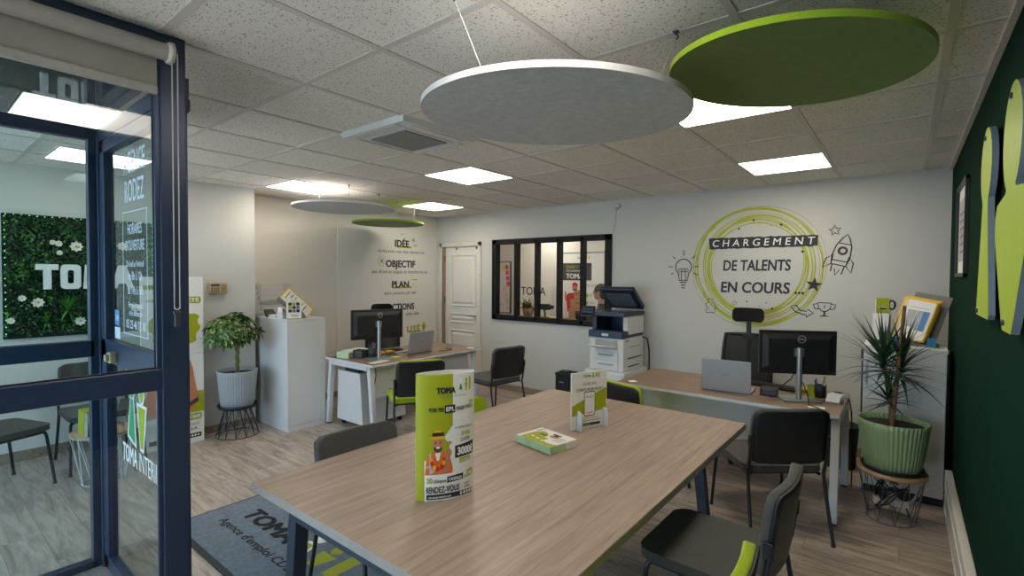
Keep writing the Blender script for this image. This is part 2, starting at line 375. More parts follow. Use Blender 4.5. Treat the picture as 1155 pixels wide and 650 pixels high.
# ------------------------------------------------------------------ room shell
YB, XR, XL, YF = 5.5, .283, -5.95, -1.6
struct(MB().box(-6.6, .6, YF-.1, 7.6, -.1, 0).obj('floor', 'floor'))
struct(MB().box(-6.6, .6, YF-.1, YB, CEIL, CEIL+.1).obj('ceiling', 'ceil'))
# T rails of the suspended ceiling
g = MB()
for i in range(-8, 4):
    x = -1.691+.6*i
    if x > -6.1: g.box(x-.015, x+.015, YF, YB, CEIL-.004, CEIL+.001)
for j in range(-5, 8):
    y = 1.259+.6*j
    if YF < y < YB: g.box(-6.1, XR, y-.015, y+.015, CEIL-.0035, CEIL+.001)
struct(g.obj('trim_1', 'tbar'))
struct(MB().box(XR-.022, XR, YF, YB, CEIL-.018, CEIL).box(XL-.1, XR, YB-.02, YB, CEIL-.012, CEIL).obj('trim_2', 'tbar'))
# back wall with the interior window and the door opening
wx0, wx1, wz0, wz1 = -4.735, -2.82, 1.005, 2.16
dx0, dx1, dz1 = -5.80, -5.03, 2.085
b = MB()
b.box(XL-.4, dx0, YB, YB+.1, 0, CEIL).box(dx0, dx1, YB, YB+.1, dz1, CEIL).box(dx1, wx0, YB, YB+.1, 0, CEIL)
b.box(wx0, wx1, YB, YB+.1, 0, wz0).box(wx0, wx1, YB, YB+.1, wz1, CEIL).box(wx1, XR+.2, YB, YB+.1, 0, CEIL)
struct(b.obj('wall_back', 'wall'))
struct(MB().box(XR, XR+.1, YF-.1, YB+.1, 0, CEIL).obj('wall_right', 'gwall'))
b = MB(); b.box(XL-.1, XL, 2.4, YB, 0, CEIL); b.box(-6.1, -6.0, YF, 2.4, 0, CEIL)
struct(b.obj('wall_left', 'wall_warm'))
struct(MB().box(-6.0, -5.56, 1.83, 2.48, 0, CEIL).obj('wall_pillar', 'wall'))
struct(MB().box(XL, XL+.012, 3.72, 4.10, 0, CEIL).obj('wall_pilaster', 'vinyl'))
struct(MB().box(XL, XL+.006, 4.10, YB, 0, CEIL-.002).obj('wall_lettered', 'vinyl'))
# front (street side) wall: a glazed shop front behind the viewer
b = MB(); b.box(-6.1, XR+.1, YF-.12, YF, 2.45, CEIL).box(-6.1, -5.7, YF-.12, YF, 0, 2.45).box(-.75, XR+.1, YF-.12, YF, 0, 2.45)
struct(b.obj('wall_front', 'wall'))
b = MB()
for x in (-5.7, -4.6, -3.5, -2.25, -1.5, -.75): b.box(x-.04, x+.04, YF-.1, YF-.02, 0, 2.45)
b.box(-5.7, -.75, YF-.1, YF-.02, 2.38, 2.45).box(-5.7, -.75, YF-.1, YF-.02, 0, .08)
struct(b.obj('window_2', 'navy'))
struct(MB().box(-14, 8, -12, YF-.12, -.12, -.02).obj('ground', 'stuccoext'))
# baseboards
struct(MB().box(-5.03+.07, XR, YB-.014, YB, 0, .087).obj('baseboard_back', 'base', bev=.003))
b = MB(); b.box(-5.56, -5.546, 1.83, 2.48, 0, .08).box(-6.0, -5.986, YF, 1.83, 0, .09).box(XL, XL+.014, 2.48, YB, 0, .08).box(-6, -5.56, 1.816, 1.83, 0, .08)
struct(b.obj('baseboard_left', 'base', bev=.003))
tk = MB().box(.243, XR, YF, 4.66, .0, .285); 
struct(tk.obj('baseboard_right', 'trunk', bev=.006))
struct(MB().box(.238, .2435, YF, 4.6, .04, .05).box(.238, .2435, YF, 4.6, .2, .21).obj('trim_3', 'trunk'))
# interior window
b = MB(); fw = .072
yA, yZ = YB-.03, YB+.06
b.box(wx0, wx0+.085, yA, yZ, wz0, wz1).box(wx1-.085, wx1, yA, yZ, wz0, wz1)
b.box(wx0, wx1, yA, yZ, wz1-fw, wz1).box(wx0, wx1, yA, yZ, wz0, wz0+fw)
for x in (-4.30, -3.945, -3.585, -3.228): b.box(x-.025, x+.025, yA, yZ, wz0+.02, wz1-.02)
w1 = struct(b.obj('window_1', 'wblack', bev=.004))
struct(MB().box(wx0+.05, wx1-.05, YB+.012, YB+.018, wz0+.04, wz1-.04).obj('pane', 'glass_in', w1))
# door at the back
b = MB()
b.box(dx0-.07, dx0, YB-.018, YB+.02, 0, dz1+.06).box(dx1, dx1+.065, YB-.018, YB+.02, 0, dz1+.06).box(dx0-.07, dx1+.065, YB-.018, YB+.02, dz1, dz1+.06)
struct(b.obj('trim_4', 'casing', bev=.004))
b = MB(); lx0, lx1 = dx0+.05, dx1
b.box(lx0, lx1, YB+.02, YB+.06, .01, dz1-.012)
for z0, z1 in ((1.17, 1.95), (.91, 1.04), (.12, .78)):
    x0, x1 = lx0+.13, lx1-.07
    b.tube([(x0, YB+.018, z0), (x1, YB+.018, z0), (x1, YB+.018, z1), (x0, YB+.018, z1)], .016, 8, closed=True)
    b.hexa([(x0+.03, YB+.02, z0+.03), (x1-.03, YB+.02, z0+.03), (x1-.03, YB+.02, z1-.03), (x0+.03, YB+.02, z1-.03)], [(x0+.06, YB+.004, z0+.06), (x1-.06, YB+.004, z0+.06), (x1-.06, YB+.004, z1-.06), (x0+.06, YB+.004, z1-.06)])
dr = struct(b.obj('door_1', 'door', bev=.004))
struct(MB().box(lx0-.035, lx0, YB+.02, YB+.05, .01, dz1-.01).obj('door_edge', 'hinge', dr))
h = MB()
for z in (.4, 1.25, 1.9): h.tube([(lx0-.01, YB+.012, z-.05), (lx0-.01, YB+.012, z+.05)], .009, 8)
for x in (lx0+.25, lx1-.05): h.box(x-.01, x+.01, YB+.008, YB+.022, dz1-.045, dz1-.015)
struct(h.obj('hinge', 'steel', dr))
struct(MB().tube([(lx1-.06, YB+.02, 1.02), (lx1-.06, YB-.03, 1.02), (lx1-.17, YB-.035, 1.02)], .009, 8).obj('handle', 'silver', dr))
# room behind the interior window
b = MB(); b.box(-6.3, -1.6, 7.4, 7.5, 0, CEIL).box(-6.4, -6.3, YB+.1, 7.5, 0, CEIL).box(-1.7, -1.6, YB+.1, 7.5, 0, CEIL).box(-6.4, -1.6, YB+.1, 7.5, CEIL, CEIL+.08)
struct(b.obj('wall_rear_office', 'vinyl'))

# ------------------------------------------------------------------ glazed entrance lobby
NX, FX, DY = -2.25, -3.5, .72
def pane(mb, mat, parent, name='pane'): return struct(mb.obj(name, mat, parent))
b = MB()
b.box(NX-.05, NX+.005, .652, .74, 0, CEIL)
b.box(NX-.05, NX+.005, YF, .655, 2.43, CEIL).box(NX-.05, NX+.0, YF, .655, 1.19, 1.275).box(NX-.05, NX+.0, YF, .655, 0, .1)
b.box(NX-.05, NX+.004, -.55, -.47, 0, 2.5)
b.box(NX-.02, NX-.004, .635, .655, .1, 1.19).box(NX-.02, NX-.004, .635, .655, 1.275, 2.43)
w3 = struct(b.obj('window_3', 'navy', bev=.004))
pane(MB().box(NX-.03, NX-.024, YF, .655, .08, 1.2), 'glass', w3); pane(MB().box(NX-.03, NX-.024, YF, .655, 1.26, 2.45), 'glass', w3)
struct(MB().box(NX-.026, NX-.018, .632, .64, 1.275, 2.43).box(NX-.026, NX-.018, YF, .64, 1.272, 1.279).obj('gasket', 'black', w3))
b = MB()
b.box(FX-.06, FX, .68, .765, 0, 2.436).box(FX-.06, FX, YF, .7, 2.372, 2.436).box(FX-.06, FX, YF, .7, 1.18, 1.27).box(FX-.06, FX, YF, .7, 0, .04)
w4 = struct(b.obj('window_4', 'navy', bev=.004))
pane(MB().box(FX-.033, FX-.027, YF, .7, .03, 1.2), 'glass', w4); pane(MB().box(FX-.033, FX-.027, YF, .7, 1.25, 2.4), 'glass', w4)
# lobby roof: a tinted pane between the two glazed walls
rf = struct(MB().box(FX, NX-.05, YF, .70, 2.436, 2.442).obj('trim_5', 'roofg'))
# door leaf with lettering, in the side wall of the lobby
b = MB()
b.box(FX, NX-.05, DY, DY+.05, 2.36, 2.436)
b.box(FX, FX+.03, DY-.005, DY+.055, 0, 2.40)
struct(b.obj('trim_6', 'navy', bev=.003))
b = MB(); x0, x1 = FX+.035, NX-.055
b.box(x0, x0+.085, DY, DY+.045, .012, 2.355).box(x1-.085, x1, DY, DY+.045, .012, 2.355)
b.box(x0, x1, DY, DY+.045, 2.29, 2.355).box(x0, x1, DY, DY+.045, 1.165, 1.285).box(x0, x1, DY, DY+.045, .012, .085)
d2 = struct(b.obj('door_2', 'navy', bev=.004))
pane(MB().box(x0+.08, x1-.08, DY+.02, DY+.026, .08, 1.17), 'glass', d2); pane(MB().box(x0+.08, x1-.08, DY+.02, DY+.026, 1.28, 2.3), 'glass', d2)
hb = MB().box(-3.225, -3.165, DY-.03, DY, 1.18, 1.235).box(-3.215, -3.175, DY-.045, DY-.03, 1.19, 1.225)
struct(hb.obj('latch', 'cream', d2, bev=.004))
DF = frame((0, DY+.018, 0), (1, 0, 0), (0, 0, 1))
t = MB(); xc = -2.92
t.text('AGENCE', xc, 2.135, .105, .33, 0, DF, align='c', bold=.01)
t.text('RODEZ', xc, 1.995, .105, .30, 0, DF, align='c', bold=.01)
t.ribbon([(-3.11, 1.34), (-2.735, 1.34), (-2.735, 1.945), (-3.11, 1.945)], .008, 0, DF, 0, True)
for s_, z_, h_, w_ in (('HORAIRES', 1.835, .05, .22), ("D'OUVERTURE", 1.755, .05, .29), ('Du lundi au Vendredi', 1.675, .03, .27), ('de 8h à 12h', 1.61, .042, .22), ('de 14h à 18h', 1.54, .042, .24), ('Fermé le samedi', 1.475, .028, .22), ('et le dimanche', 1.435, .028, .2), ('05 25 46 02 10', 1.37, .042, .3)):
    t.text(s_, xc, z_, h_, w_, 0, DF, align='c', bold=.012)
struct(t.obj('opening_hours', 'bluewhite', d2))
t = MB()
t.rect(-3.335+.06, -3.18, 1.30, 1.36, 0, DF); t.rect(-3.27, -3.19, 1.37, 1.45, 1, DF, .0002); t.text('24h', -3.23, 1.395, .03, .06, 0, DF, .0006, 'c', .02)
struct(t.obj('sticker', ['bluewhite', 'bluep'], d2))
t = MB()
def fig_poly(cx, z0, s):   # small walking-figure mark: a triangle body and its mirror image
    return ([(cx-.055*s, z0), (cx+.055*s, z0), (cx+.022*s, z0+.16*s), (cx-.022*s, z0+.16*s)], (cx, z0+.2*s, .033*s))
for dx, flip in ((-.075, False), (.075, True)):
    cx = -2.92+dx
    if flip: bp = [(cx-.02, .80), (cx+.02, .80), (cx+.058, 1.0), (cx-.058, 1.0)]
    else: bp = [(cx-.06, .83), (cx+.05, .80), (cx+.022, 1.02), (cx-.02, 1.02)]
    gx = sum(p[0] for p in bp)/4; gy = sum(p[1] for p in bp)/4
    t.poly([(gx+(p[0]-gx)*1.35, gy+(p[1]-gy)*1.14) for p in bp], 0, DF); t.poly(bp, 1 if flip else 2, DF, -.0015); t.poly(bp, 1 if flip else 2, DF, .001)
    t.disc(cx, 1.06, .042, .05, 0, DF, .0003); t.disc(cx, 1.06, .03, .038, 1 if flip else 2, DF, .0012)
t.text('TOMA', -3.16, .685, .09, .24, 0, DF, bold=.022); t.text('INTERIM', -2.89, .685, .09, .30, 0, DF, bold=.0)
struct(t.obj('door_logo', ['wink', 'lime', 'grn_sock'], d2))

# roller blind on the near glazing
bl = W('roller_blind', 'rolled-down grey fabric blind at the top of the near glazed wall', 'blind', (NX+.04, -.4, 2.4))
bl.part(MB().tube([(NX+.045, YF+.1, 2.478), (NX+.045, .665, 2.478)], .031, 20), 'roller_tube', 'blindbar')
b = MB(); n = 24
vs = []; fs = []
for i in range(n+1):
    y = YF+.12+(.64-YF-.12)*i/n
    for j in range(6):
        z = 2.478-.14*j/5
        vs.append((NX+.018+.004*sin(i*1.7+j)*sin(j*.9)*(1 if i > 14 else .3), y, z))
for i in range(n):
    for j in range(5): a = i*6+j; fs.append((a, a+1, a+7, a+6))
b.add(vs, fs, 0, True)
bl.part(b, 'fabric', 'blind')
bl.part(MB().box(NX+.01, NX+.03, YF+.12, .64, 2.318, 2.352), 'bottom_bar', 'blindbar', bev=.006)
bl.part(MB().lathe([(0, -.01), (.036, -.01), (.036, .012), (.0, .012)], (0, 0, 0), 20, X=frame((NX+.045, .675, 2.478), (1, 0, 0), (0, 0, 1))).box(NX, NX+.05, .672, .69, 2.45, 2.52), 'bracket', 'trunk')
ch = MB()
for sx in (0, 1):
    yy = .672+.018*sx
    for k in range(150): ch.ell((NX+.075, yy, 2.47-.0064*k), .0026, .0026, .0026, 6, 4)
ch.tube([(NX+.075, .672+.009-.009*cos(pi*k/8), 1.515-.009*sin(pi*k/8)) for k in range(9)], .0022, 6)
cc = bl.part(ch, 'bead_chain', 'trunk')
bl.part(MB().box(NX+.07, NX+.08, .672, .69, 1.44, 1.50).box(NX+.068, NX+.082, .668, .694, 1.49, 1.5), 'chain_weight', 'dgrey', cc, label='grey chain weight', bev=.002)
tag(MB().box(NX-.03, NX-.0, .74, .748, 2.28, 2.35).prism([(0, 0), (.012, .015), (.012, .055), (0, .07)], 0, .02, 0, frame((NX-.03, .748, 2.28), (0, 1, 0), (0, 0, 1))).obj('door_closer', 'bplas'), 'small black door closer bracket at the top of the glazed wall post', 'bracket')

# ------------------------------------------------------------------ ceiling: lamps, cassette, felt discs
def ceiling_light(x0, y0, label, led='led', sx=.6, sy=.6):
    t = W('ceiling_light', label, 'ceiling light', (x0+sx/2, y0+sy/2, CEIL), 'square ceiling light panels')
    f = MB(); w = .014
    f.box(x0, x1_ := x0+sx, y0, y0+w, CEIL-.006, CEIL-.001).box(x0, x1_, y0+sy-w, y0+sy, CEIL-.006, CEIL-.001).box(x0, x0+w, y0+w, y0+sy-w, CEIL-.006, CEIL-.001).box(x1_-w, x1_, y0+w, y0+sy-w, CEIL-.006, CEIL-.001)
    t.part(f, 'frame', 'ledframe')
    t.part(MB().box(x0+w, x1_-w, y0+w, y0+sy-w, CEIL-.0045, CEIL-.001), 'diffuser', led, label='glowing white diffuser')
ceiling_light(-3.491, 3.059, 'lit ceiling panel just beyond the air conditioning cassette')
ceiling_light(-5.291, 2.459, 'lit ceiling panel above the tall white counter cabinet')
ceiling_light(-5.291, 4.259, 'lit ceiling panel above the far left desk, near the lettered wall')
ceiling_light(-1.091, 4.259, 'lit ceiling panel in front of the circular wall mural')
ceiling_light(-1.091, 2.459, 'lit ceiling panel mostly hidden by the hanging felt discs')
ceiling_light(-1.091, .659, 'lit ceiling panel nearest the viewer, just in front of the large grey felt disc')
ceiling_light(-4.10, .42, 'large lit ceiling panel seen through the tinted lobby roof', 'ledv')
ceiling_light(-5.42, .77, 'lit ceiling panel over the waiting corner, seen through the glazing', 'ledv')
# air conditioning cassette
ac = W('ceiling_cassette', 'white air conditioning cassette with louvred square grille in the ceiling', 'air conditioner', (-2.59, 2.14, CEIL))
x0, x1, y0, y1 = -2.915, -2.265, 1.835, 2.465; zc = CEIL-.03
b = MB()
inn = .045
b.hexa([(x0+.02, y0+.02, zc), (x1-.02, y0+.02, zc), (x1-.02, y1-.02, zc), (x0+.02, y1-.02, zc)][::-1], [(x0, y0, CEIL), (x1, y0, CEIL), (x1, y1, CEIL), (x0, y1, CEIL)][::-1])
ac.part(b, 'cover', 'whitem')
b = MB()
for i in range(4):
    a = RZ(i*pi/2); X = T(-2.59, 2.15) @ a
    b.box(-.22, .22, .235, .285, zc-.006, zc-.001, 0, X)
fl = ac.part(b, 'air_flap', 'white', bev=.002)
b = MB(); g0, g1, h0, h1 = -2.765, -2.415, 1.975, 2.325
b.box(g0-.03, g1+.03, h0-.03, h1+.03, zc-.004, zc-.001)
ac.part(b, 'grille_frame', 'whitem')
b = MB(); b.box(g0, g1, h0, h1, zc-.0055, zc-.0035, 1)
for k in range(20):
    x = g0+(g1-g0)*(k+.5)/20
    b.box(x-.0042, x+.0042, h0, h1, zc-.012, zc-.0055, 0)
ac.part(b, 'grille', ['greyp', 'steel'])
# hanging felt discs
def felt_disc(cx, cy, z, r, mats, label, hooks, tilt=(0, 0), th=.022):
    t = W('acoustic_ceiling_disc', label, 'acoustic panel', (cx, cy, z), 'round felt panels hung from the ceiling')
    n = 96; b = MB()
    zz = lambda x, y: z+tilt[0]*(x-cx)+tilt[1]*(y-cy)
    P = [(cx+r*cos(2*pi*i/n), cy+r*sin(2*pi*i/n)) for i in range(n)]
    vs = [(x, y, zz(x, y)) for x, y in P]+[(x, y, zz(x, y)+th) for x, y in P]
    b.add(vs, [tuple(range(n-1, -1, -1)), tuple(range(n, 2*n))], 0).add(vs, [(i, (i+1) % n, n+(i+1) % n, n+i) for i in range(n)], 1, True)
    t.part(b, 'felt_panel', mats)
    for (hx, hy), (px, py) in hooks:
        b = MB(); b.tube([(px, py, CEIL-.02), (hx, hy, zz(hx, hy)+th)], .0013, 6)
        c = t.part(b, 'cable', 'trunk')
        t.part(MB().tube([(px, py, CEIL), (px, py, CEIL-.012), (px+.008, py, CEIL-.022), (px, py, CEIL-.032)], .0035, 6).box(px-.01, px+.01, py-.01, py+.01, CEIL-.006, CEIL-.001), 'hook', 'steel', c)
        t.part(MB().lathe([(.0, th), (.012, th), (.009, th+.016), (0, th+.018)], (hx, hy, zz(hx, hy)), 10), 'cable_grip', 'steel', c)
DISCS = []
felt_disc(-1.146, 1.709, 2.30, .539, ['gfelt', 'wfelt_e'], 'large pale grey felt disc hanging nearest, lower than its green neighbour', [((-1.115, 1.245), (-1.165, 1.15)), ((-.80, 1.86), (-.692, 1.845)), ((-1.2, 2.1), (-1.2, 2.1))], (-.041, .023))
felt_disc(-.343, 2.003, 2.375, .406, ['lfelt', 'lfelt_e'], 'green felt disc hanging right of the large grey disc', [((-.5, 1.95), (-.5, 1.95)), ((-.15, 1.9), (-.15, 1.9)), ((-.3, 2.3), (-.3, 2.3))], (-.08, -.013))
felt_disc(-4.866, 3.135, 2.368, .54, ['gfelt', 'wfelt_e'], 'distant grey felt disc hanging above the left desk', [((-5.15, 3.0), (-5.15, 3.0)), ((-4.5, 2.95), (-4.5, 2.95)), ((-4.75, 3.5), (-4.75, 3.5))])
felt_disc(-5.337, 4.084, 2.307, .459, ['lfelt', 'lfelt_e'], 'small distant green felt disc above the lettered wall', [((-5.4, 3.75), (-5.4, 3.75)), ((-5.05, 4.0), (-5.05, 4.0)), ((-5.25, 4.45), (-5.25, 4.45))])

# ------------------------------------------------------------------ wall mural on the back wall
BW = frame((0, YB-.0015, 0), (1, 0, 0), (0, 0, 1))
mu = W('wall_mural', 'lime circle wall decal reading CHARGEMENT DE TALENTS EN COURS', 'wall decal', (-1.2, YB, 1.75))
b = MB(); rnd = random.Random(3)
cx, cz = -1.215, 1.752
for k in range(15):
    outer = k < 8
    rx, rz = (rnd.uniform(.565, .605), rnd.uniform(.575, .615)) if outer else (rnd.uniform(.44, .50), rnd.uniform(.46, .51))
    if k in (3, 4): rx, rz = .52, .54
    ox, oz = rnd.uniform(-.02, .03), rnd.uniform(-.02, .015); ph = rnd.uniform(0, 6.28); rot = rnd.uniform(-.15, .15)
    w0 = rnd.uniform(.006, .014); n = 90
    pts = []; ws = []
    for i in range(n):
        a = 2*pi*i/n
        rr = 1+.012*sin(2*a+ph)+.008*sin(3*a+2*ph)
        x, z = rx*rr*cos(a), rz*rr*sin(a)
        pts.append((cx+ox+x*cos(rot)-z*sin(rot), cz+oz+x*sin(rot)+z*cos(rot))); ws.append(w0*(.45+.55*abs(sin(a*.5+ph))))
    b.ribbon(pts, ws, 0, BW, .0001*k, True)
mu.part(b, 'swirl_ring', 'limeink')
b = MB(); pts = []
n = 40
top = [(-1.672+1.01*i/n, 2.058-.006*i/n+rnd.uniform(-.005, .005)) for i in range(n+1)]
bot = [(-1.662+.995*i/n, 1.940+.006*i/n+rnd.uniform(-.006, .004)) for i in range(n+1)]
for i in range(n): b.add([(*bot[i], .0025), (*bot[i+1], .0025), (*top[i+1], .0025), (*top[i], .0025)], [(0, 1, 2, 3)], 0, False, BW)
bn = mu.part(b, 'banner', 'ink')
mu.part(MB().text('C H A R G E M E N T', -1.165, 1.965, .070, .94, 0, BW, .0032, 'c', .004, .12), 'banner_lettering', 'wink', bn)
b = MB()
for s_, x_, z_, w_5 in (('DE TALENTS', -1.205, 1.712, .63), ('EN COURS ...', -1.155, 1.485, .77)):
    mu.part(MB().text(s_, x_, z_, .112, w_5, 0, BW, .003, 'c', .03, .06), 'slogan_line', 'ink')
b = MB()
for x, z, r in ((-1.23, 2.225, .011), (-1.37, 2.145, .01), (-.98, 2.165, .012), (-.79, 1.895, .012), (-1.07, 2.16, .005), (-.94, 1.9, .004), (-1.28, 1.392, .008), (-1.16, 1.35, .005), (-1.10, 1.387, .006), (-1.045, 1.33, .01)): mu.part(MB().disc(x, z, r, None, 0, BW, .003), 'dot', 'ink')
def star(cx, cz, R, r, rot=0, n=5): return [(cx+(R if i % 2 == 0 else r)*sin(rot+pi*i/n), cz+(R if i % 2 == 0 else r)*cos(rot+pi*i/n)) for i in range(2*n)]
mu.part(MB().poly(star(-.69, 1.575, .072, .03, .15), 0, BW, .003), 'star', 'ink')
b = MB()
b.ribbon(star(-.53, 2.085, .05, .022, -.1), .0095, 0, BW, .003, True)
mu.part(b, 'star_drawing', 'ink'); b = MB()
gl = [(-1.94+.088*sin(a)*1.0, 1.75+.088*cos(a)) for a in [radians(-140+280*i/24) for i in range(25)]]
pb = [(-1.985, 1.60)]+gl+[(-1.895, 1.60)]
b.ribbon(pb, .011, 0, BW, .003, True)
for k in range(3): b.ribbon([(-1.975+.008*k, 1.58-.03*k), (-1.905-.008*k, 1.58-.03*k)], .011, 0, BW, .003)
b.ribbon([(-1.965, 1.60), (-1.96, 1.70)], .008, 0, BW, .003); b.ribbon([(-1.915, 1.60), (-1.92, 1.70)], .008, 0, BW, .003)
for dx in (-.035, 0, .035): b.ribbon([(-1.94+dx+.018*cos(a), 1.715+.018*sin(a)) for a in [2*pi*i/12 for i in range(12)]], .008, 0, BW, .003, True)
for a, r0, r1 in ((0, .125, .19), (-45, .13, .17), (45, .13, .18), (-88, .12, .17), (88, .12, .17), (-120, .13, .16), (120, .13, .18)):
    b.ribbon([(-1.94+r0*sin(radians(a)), 1.75+r0*cos(radians(a))), (-1.94+r1*sin(radians(a)), 1.75+r1*cos(radians(a)))], .0095, 0, BW, .003)
mu.part(b, 'bulb_drawing', 'ink'); b = MB()
R2 = Matrix.Rotation(radians(-14), 4, 'Z'); RK = BW @ T(-.475, 1.86, .003) @ R2
body = [(-.06, -.10), (-.072, -.02), (-.06, .08), (-.03, .15), (0, .19), (.03, .15), (.06, .08), (.072, -.02), (.06, -.10)]
b.ribbon(body, .0095, 0, RK, 0, True); b.ribbon([(-.052, .10), (.052, .10)], .008, 0, RK); b.ribbon([(-.066, -.06), (.066, -.06)], .008, 0, RK)
for r in (.036, .026): b.ribbon([(r*cos(2*pi*i/16), .035+r*sin(2*pi*i/16)) for i in range(16)], .008, 0, RK, 0, True)
for s_ in (-1, 1): b.ribbon([(s_*.062, -.01), (s_*.11, -.06), (s_*.115, -.15), (s_*.06, -.10)], .0095, 0, RK, 0, True)
b.ribbon([(-.05, -.10), (-.045, -.17), (-.02, -.14), (0, -.20), (.02, -.14), (.045, -.18), (.05, -.10)], .0095, 0, RK)
mu.part(b, 'rocket_drawing', 'ink'); b = MB()
b.ribbon([(-.655, 1.405), (-.545, 1.405), (-.555, 1.35), (-.585, 1.325), (-.615, 1.325), (-.645, 1.35)], .008, 0, BW, .003, True)
for s_ in (-1, 1): b.ribbon([(-.6+s_*.055, 1.395), (-.6+s_*.09, 1.39), (-.6+s_*.08, 1.35), (-.6+s_*.048, 1.345)], .008, 0, BW, .003)
b.ribbon([(-.605, 1.325), (-.605, 1.285), (-.635, 1.28), (-.565, 1.28), (-.595, 1.285), (-.595, 1.325)], .008, 0, BW, .003)
b.text('1', -.6, 1.35, .035, None, 0, BW, .003, 'c', .01)
mu.part(b, 'trophy_drawing', 'ink'); b = MB()
b.ribbon([(-.88, 1.36), (-.84, 1.31), (-.77, 1.285), (-.745, 1.285), (-.75, 1.26), (-.69, 1.305), (-.74, 1.34), (-.745, 1.318), (-.80, 1.325), (-.835, 1.375)], .0095, 0, BW, .003, True)
mu.part(b, 'arrow_drawing', 'ink'); b = MB()
pz = [(-1.69, 1.26), (-1.60, 1.26), (-1.60, 1.30), (-1.575, 1.32), (-1.60, 1.35), (-1.60, 1.37), (-1.63, 1.37), (-1.62, 1.40), (-1.65, 1.415), (-1.67, 1.395), (-1.66, 1.37), (-1.69, 1.36), (-1.69, 1.33), (-1.665, 1.31), (-1.69, 1.29)]
b.ribbon(pz, .007, 0, BW, .003, True); b.ribbon(star(-1.40, 1.375, .03, .012), .005, 0, BW, .003, True)
mu.part(b, 'puzzle_drawing', 'ink')
# white sensor and its cable
se = W('wall_sensor', 'small round white sensor with a cable high on the back wall above the window', 'sensor', (-2.75, YB, 2.49))
se.part(MB().lathe([(0, 0), (.035, 0), (.035, .03), (.025, .05), (0, .055)], (0, 0, 0), 20, X=frame((-2.75, YB, 2.49), (1, 0, 0), (0, 0, 1))).box(-2.745, -2.71, YB-.045, YB, 2.475, 2.5), 'housing', 'trunk')
se.part(MB().tube([(-2.765, YB-.006, 2.46), (-2.775, YB-.006, 2.3), (-2.805, YB-.006, 2.16)], .003, 6), 'cable', 'greyp')

# ------------------------------------------------------------------ lettering on the left wall
LW = frame((XL+.0075, 0, 0), (0, 1, 0), (0, 0, 1))
mo = W('wall_lettering', 'motivational lettering decal IDÉE OBJECTIF PLAN on the white left wall', 'wall decal', (XL, 4.75, 1.6))
sc_ = 1.005
def yz(y, z): return y*1.008, CAM_Z+(z-CAM_Z)*1.008
def word(s_, y, z, h, w, mi='ink', bold=.045, sh=0, nm='headline_word'):
    y, z = yz(y, z); mo.part(MB().text(s_, y, z, h, w, 0, LW, .0006, 'l', bold, sh), nm, mi)
word('IDÉE', 4.63, 2.06, .105, .275); word('UNE', 4.74, 2.235, .02, .05, 'greyink', .0)
word('OBJECTIF', 4.47, 1.757, .105, .555); word('PLAN', 4.575, 1.455, .10, .325); word('ACTIONS', 4.50, 1.12, .10, .505)
word('LITÉ', 4.86, .775, .095, .27, 'limeink')
for a_ in (('écrite avec une date devient un', 4.33, 1.965, .05, .87), ('qui, divisé en étapes se transforme en', 4.225, 1.665, .05, 1.04), ('alors soutenu par des', 4.44, 1.352, .05, .6), ('cette idée', 4.83, 1.03, .05, .265)): word(*a_, 'greyink', .015, .2, 'script_line')
b = MB()
for y0, y1, z in ((4.67, 4.95, 2.055), (4.59, 4.95, 1.448)): b.rect(*[v*1.008 for v in (y0, y1)], z+.003-.013, z+.02, 0, LW, .0003)
b.rect(4.89*1.008, 5.14*1.008, .757, .773, 1, LW, .0004)
def ring(cy, cz, r, w, mi=1): 
    cy, cz = yz(cy, cz); b.ribbon([(cy+r*cos(2*pi*i/20), cz+r*sin(2*pi*i/20)) for i in range(20)], w, mi, LW, .0005, True)
def dot(cy, cz, r, mi=0):
    cy, cz = yz(cy, cz); b.disc(cy, cz, r, None, mi, LW, .0007, 14)
ring(4.40, 1.84, .075, .006, 2); ring(4.40, 1.84, .05, .006, 2); dot(4.40, 1.84, .03); dot(4.98, 2.17, .025); ring(4.98, 2.16, .04, .004, 2)
for k in range(5):
    a = radians(-80+40*k); b.ribbon([(4.98*1.008+.055*sin(a), 2.165+.055*cos(a)), (4.98*1.008+.075*sin(a), 2.165+.075*cos(a))], .004, 2, LW, .0005)
b.rect(5.02, 5.10, 2.085, 2.105, 2, LW, .0005)
b.rect(4.98, 5.10, 1.56, 1.575, 0, LW, .0005); ring(5.02, 1.49, .035, .004, 2); ring(4.98, 1.49, .02, .004, 2); ring(4.40, 1.17, .03, .012, 2); ring(4.46, 1.13, .018, .006, 2)
dot(5.19, .885, .02); y_, z_ = yz(5.19, .82); b.poly([(y_-.045, z_+.045), (y_+.045, z_+.045), (y_+.02, z_-.03), (y_+.012, z_-.07), (y_-.012, z_-.07), (y_-.02, z_-.03)], 0, LW, .0006)
mo.part(b, 'drawing', ['limeink', 'ink', 'greyp'])

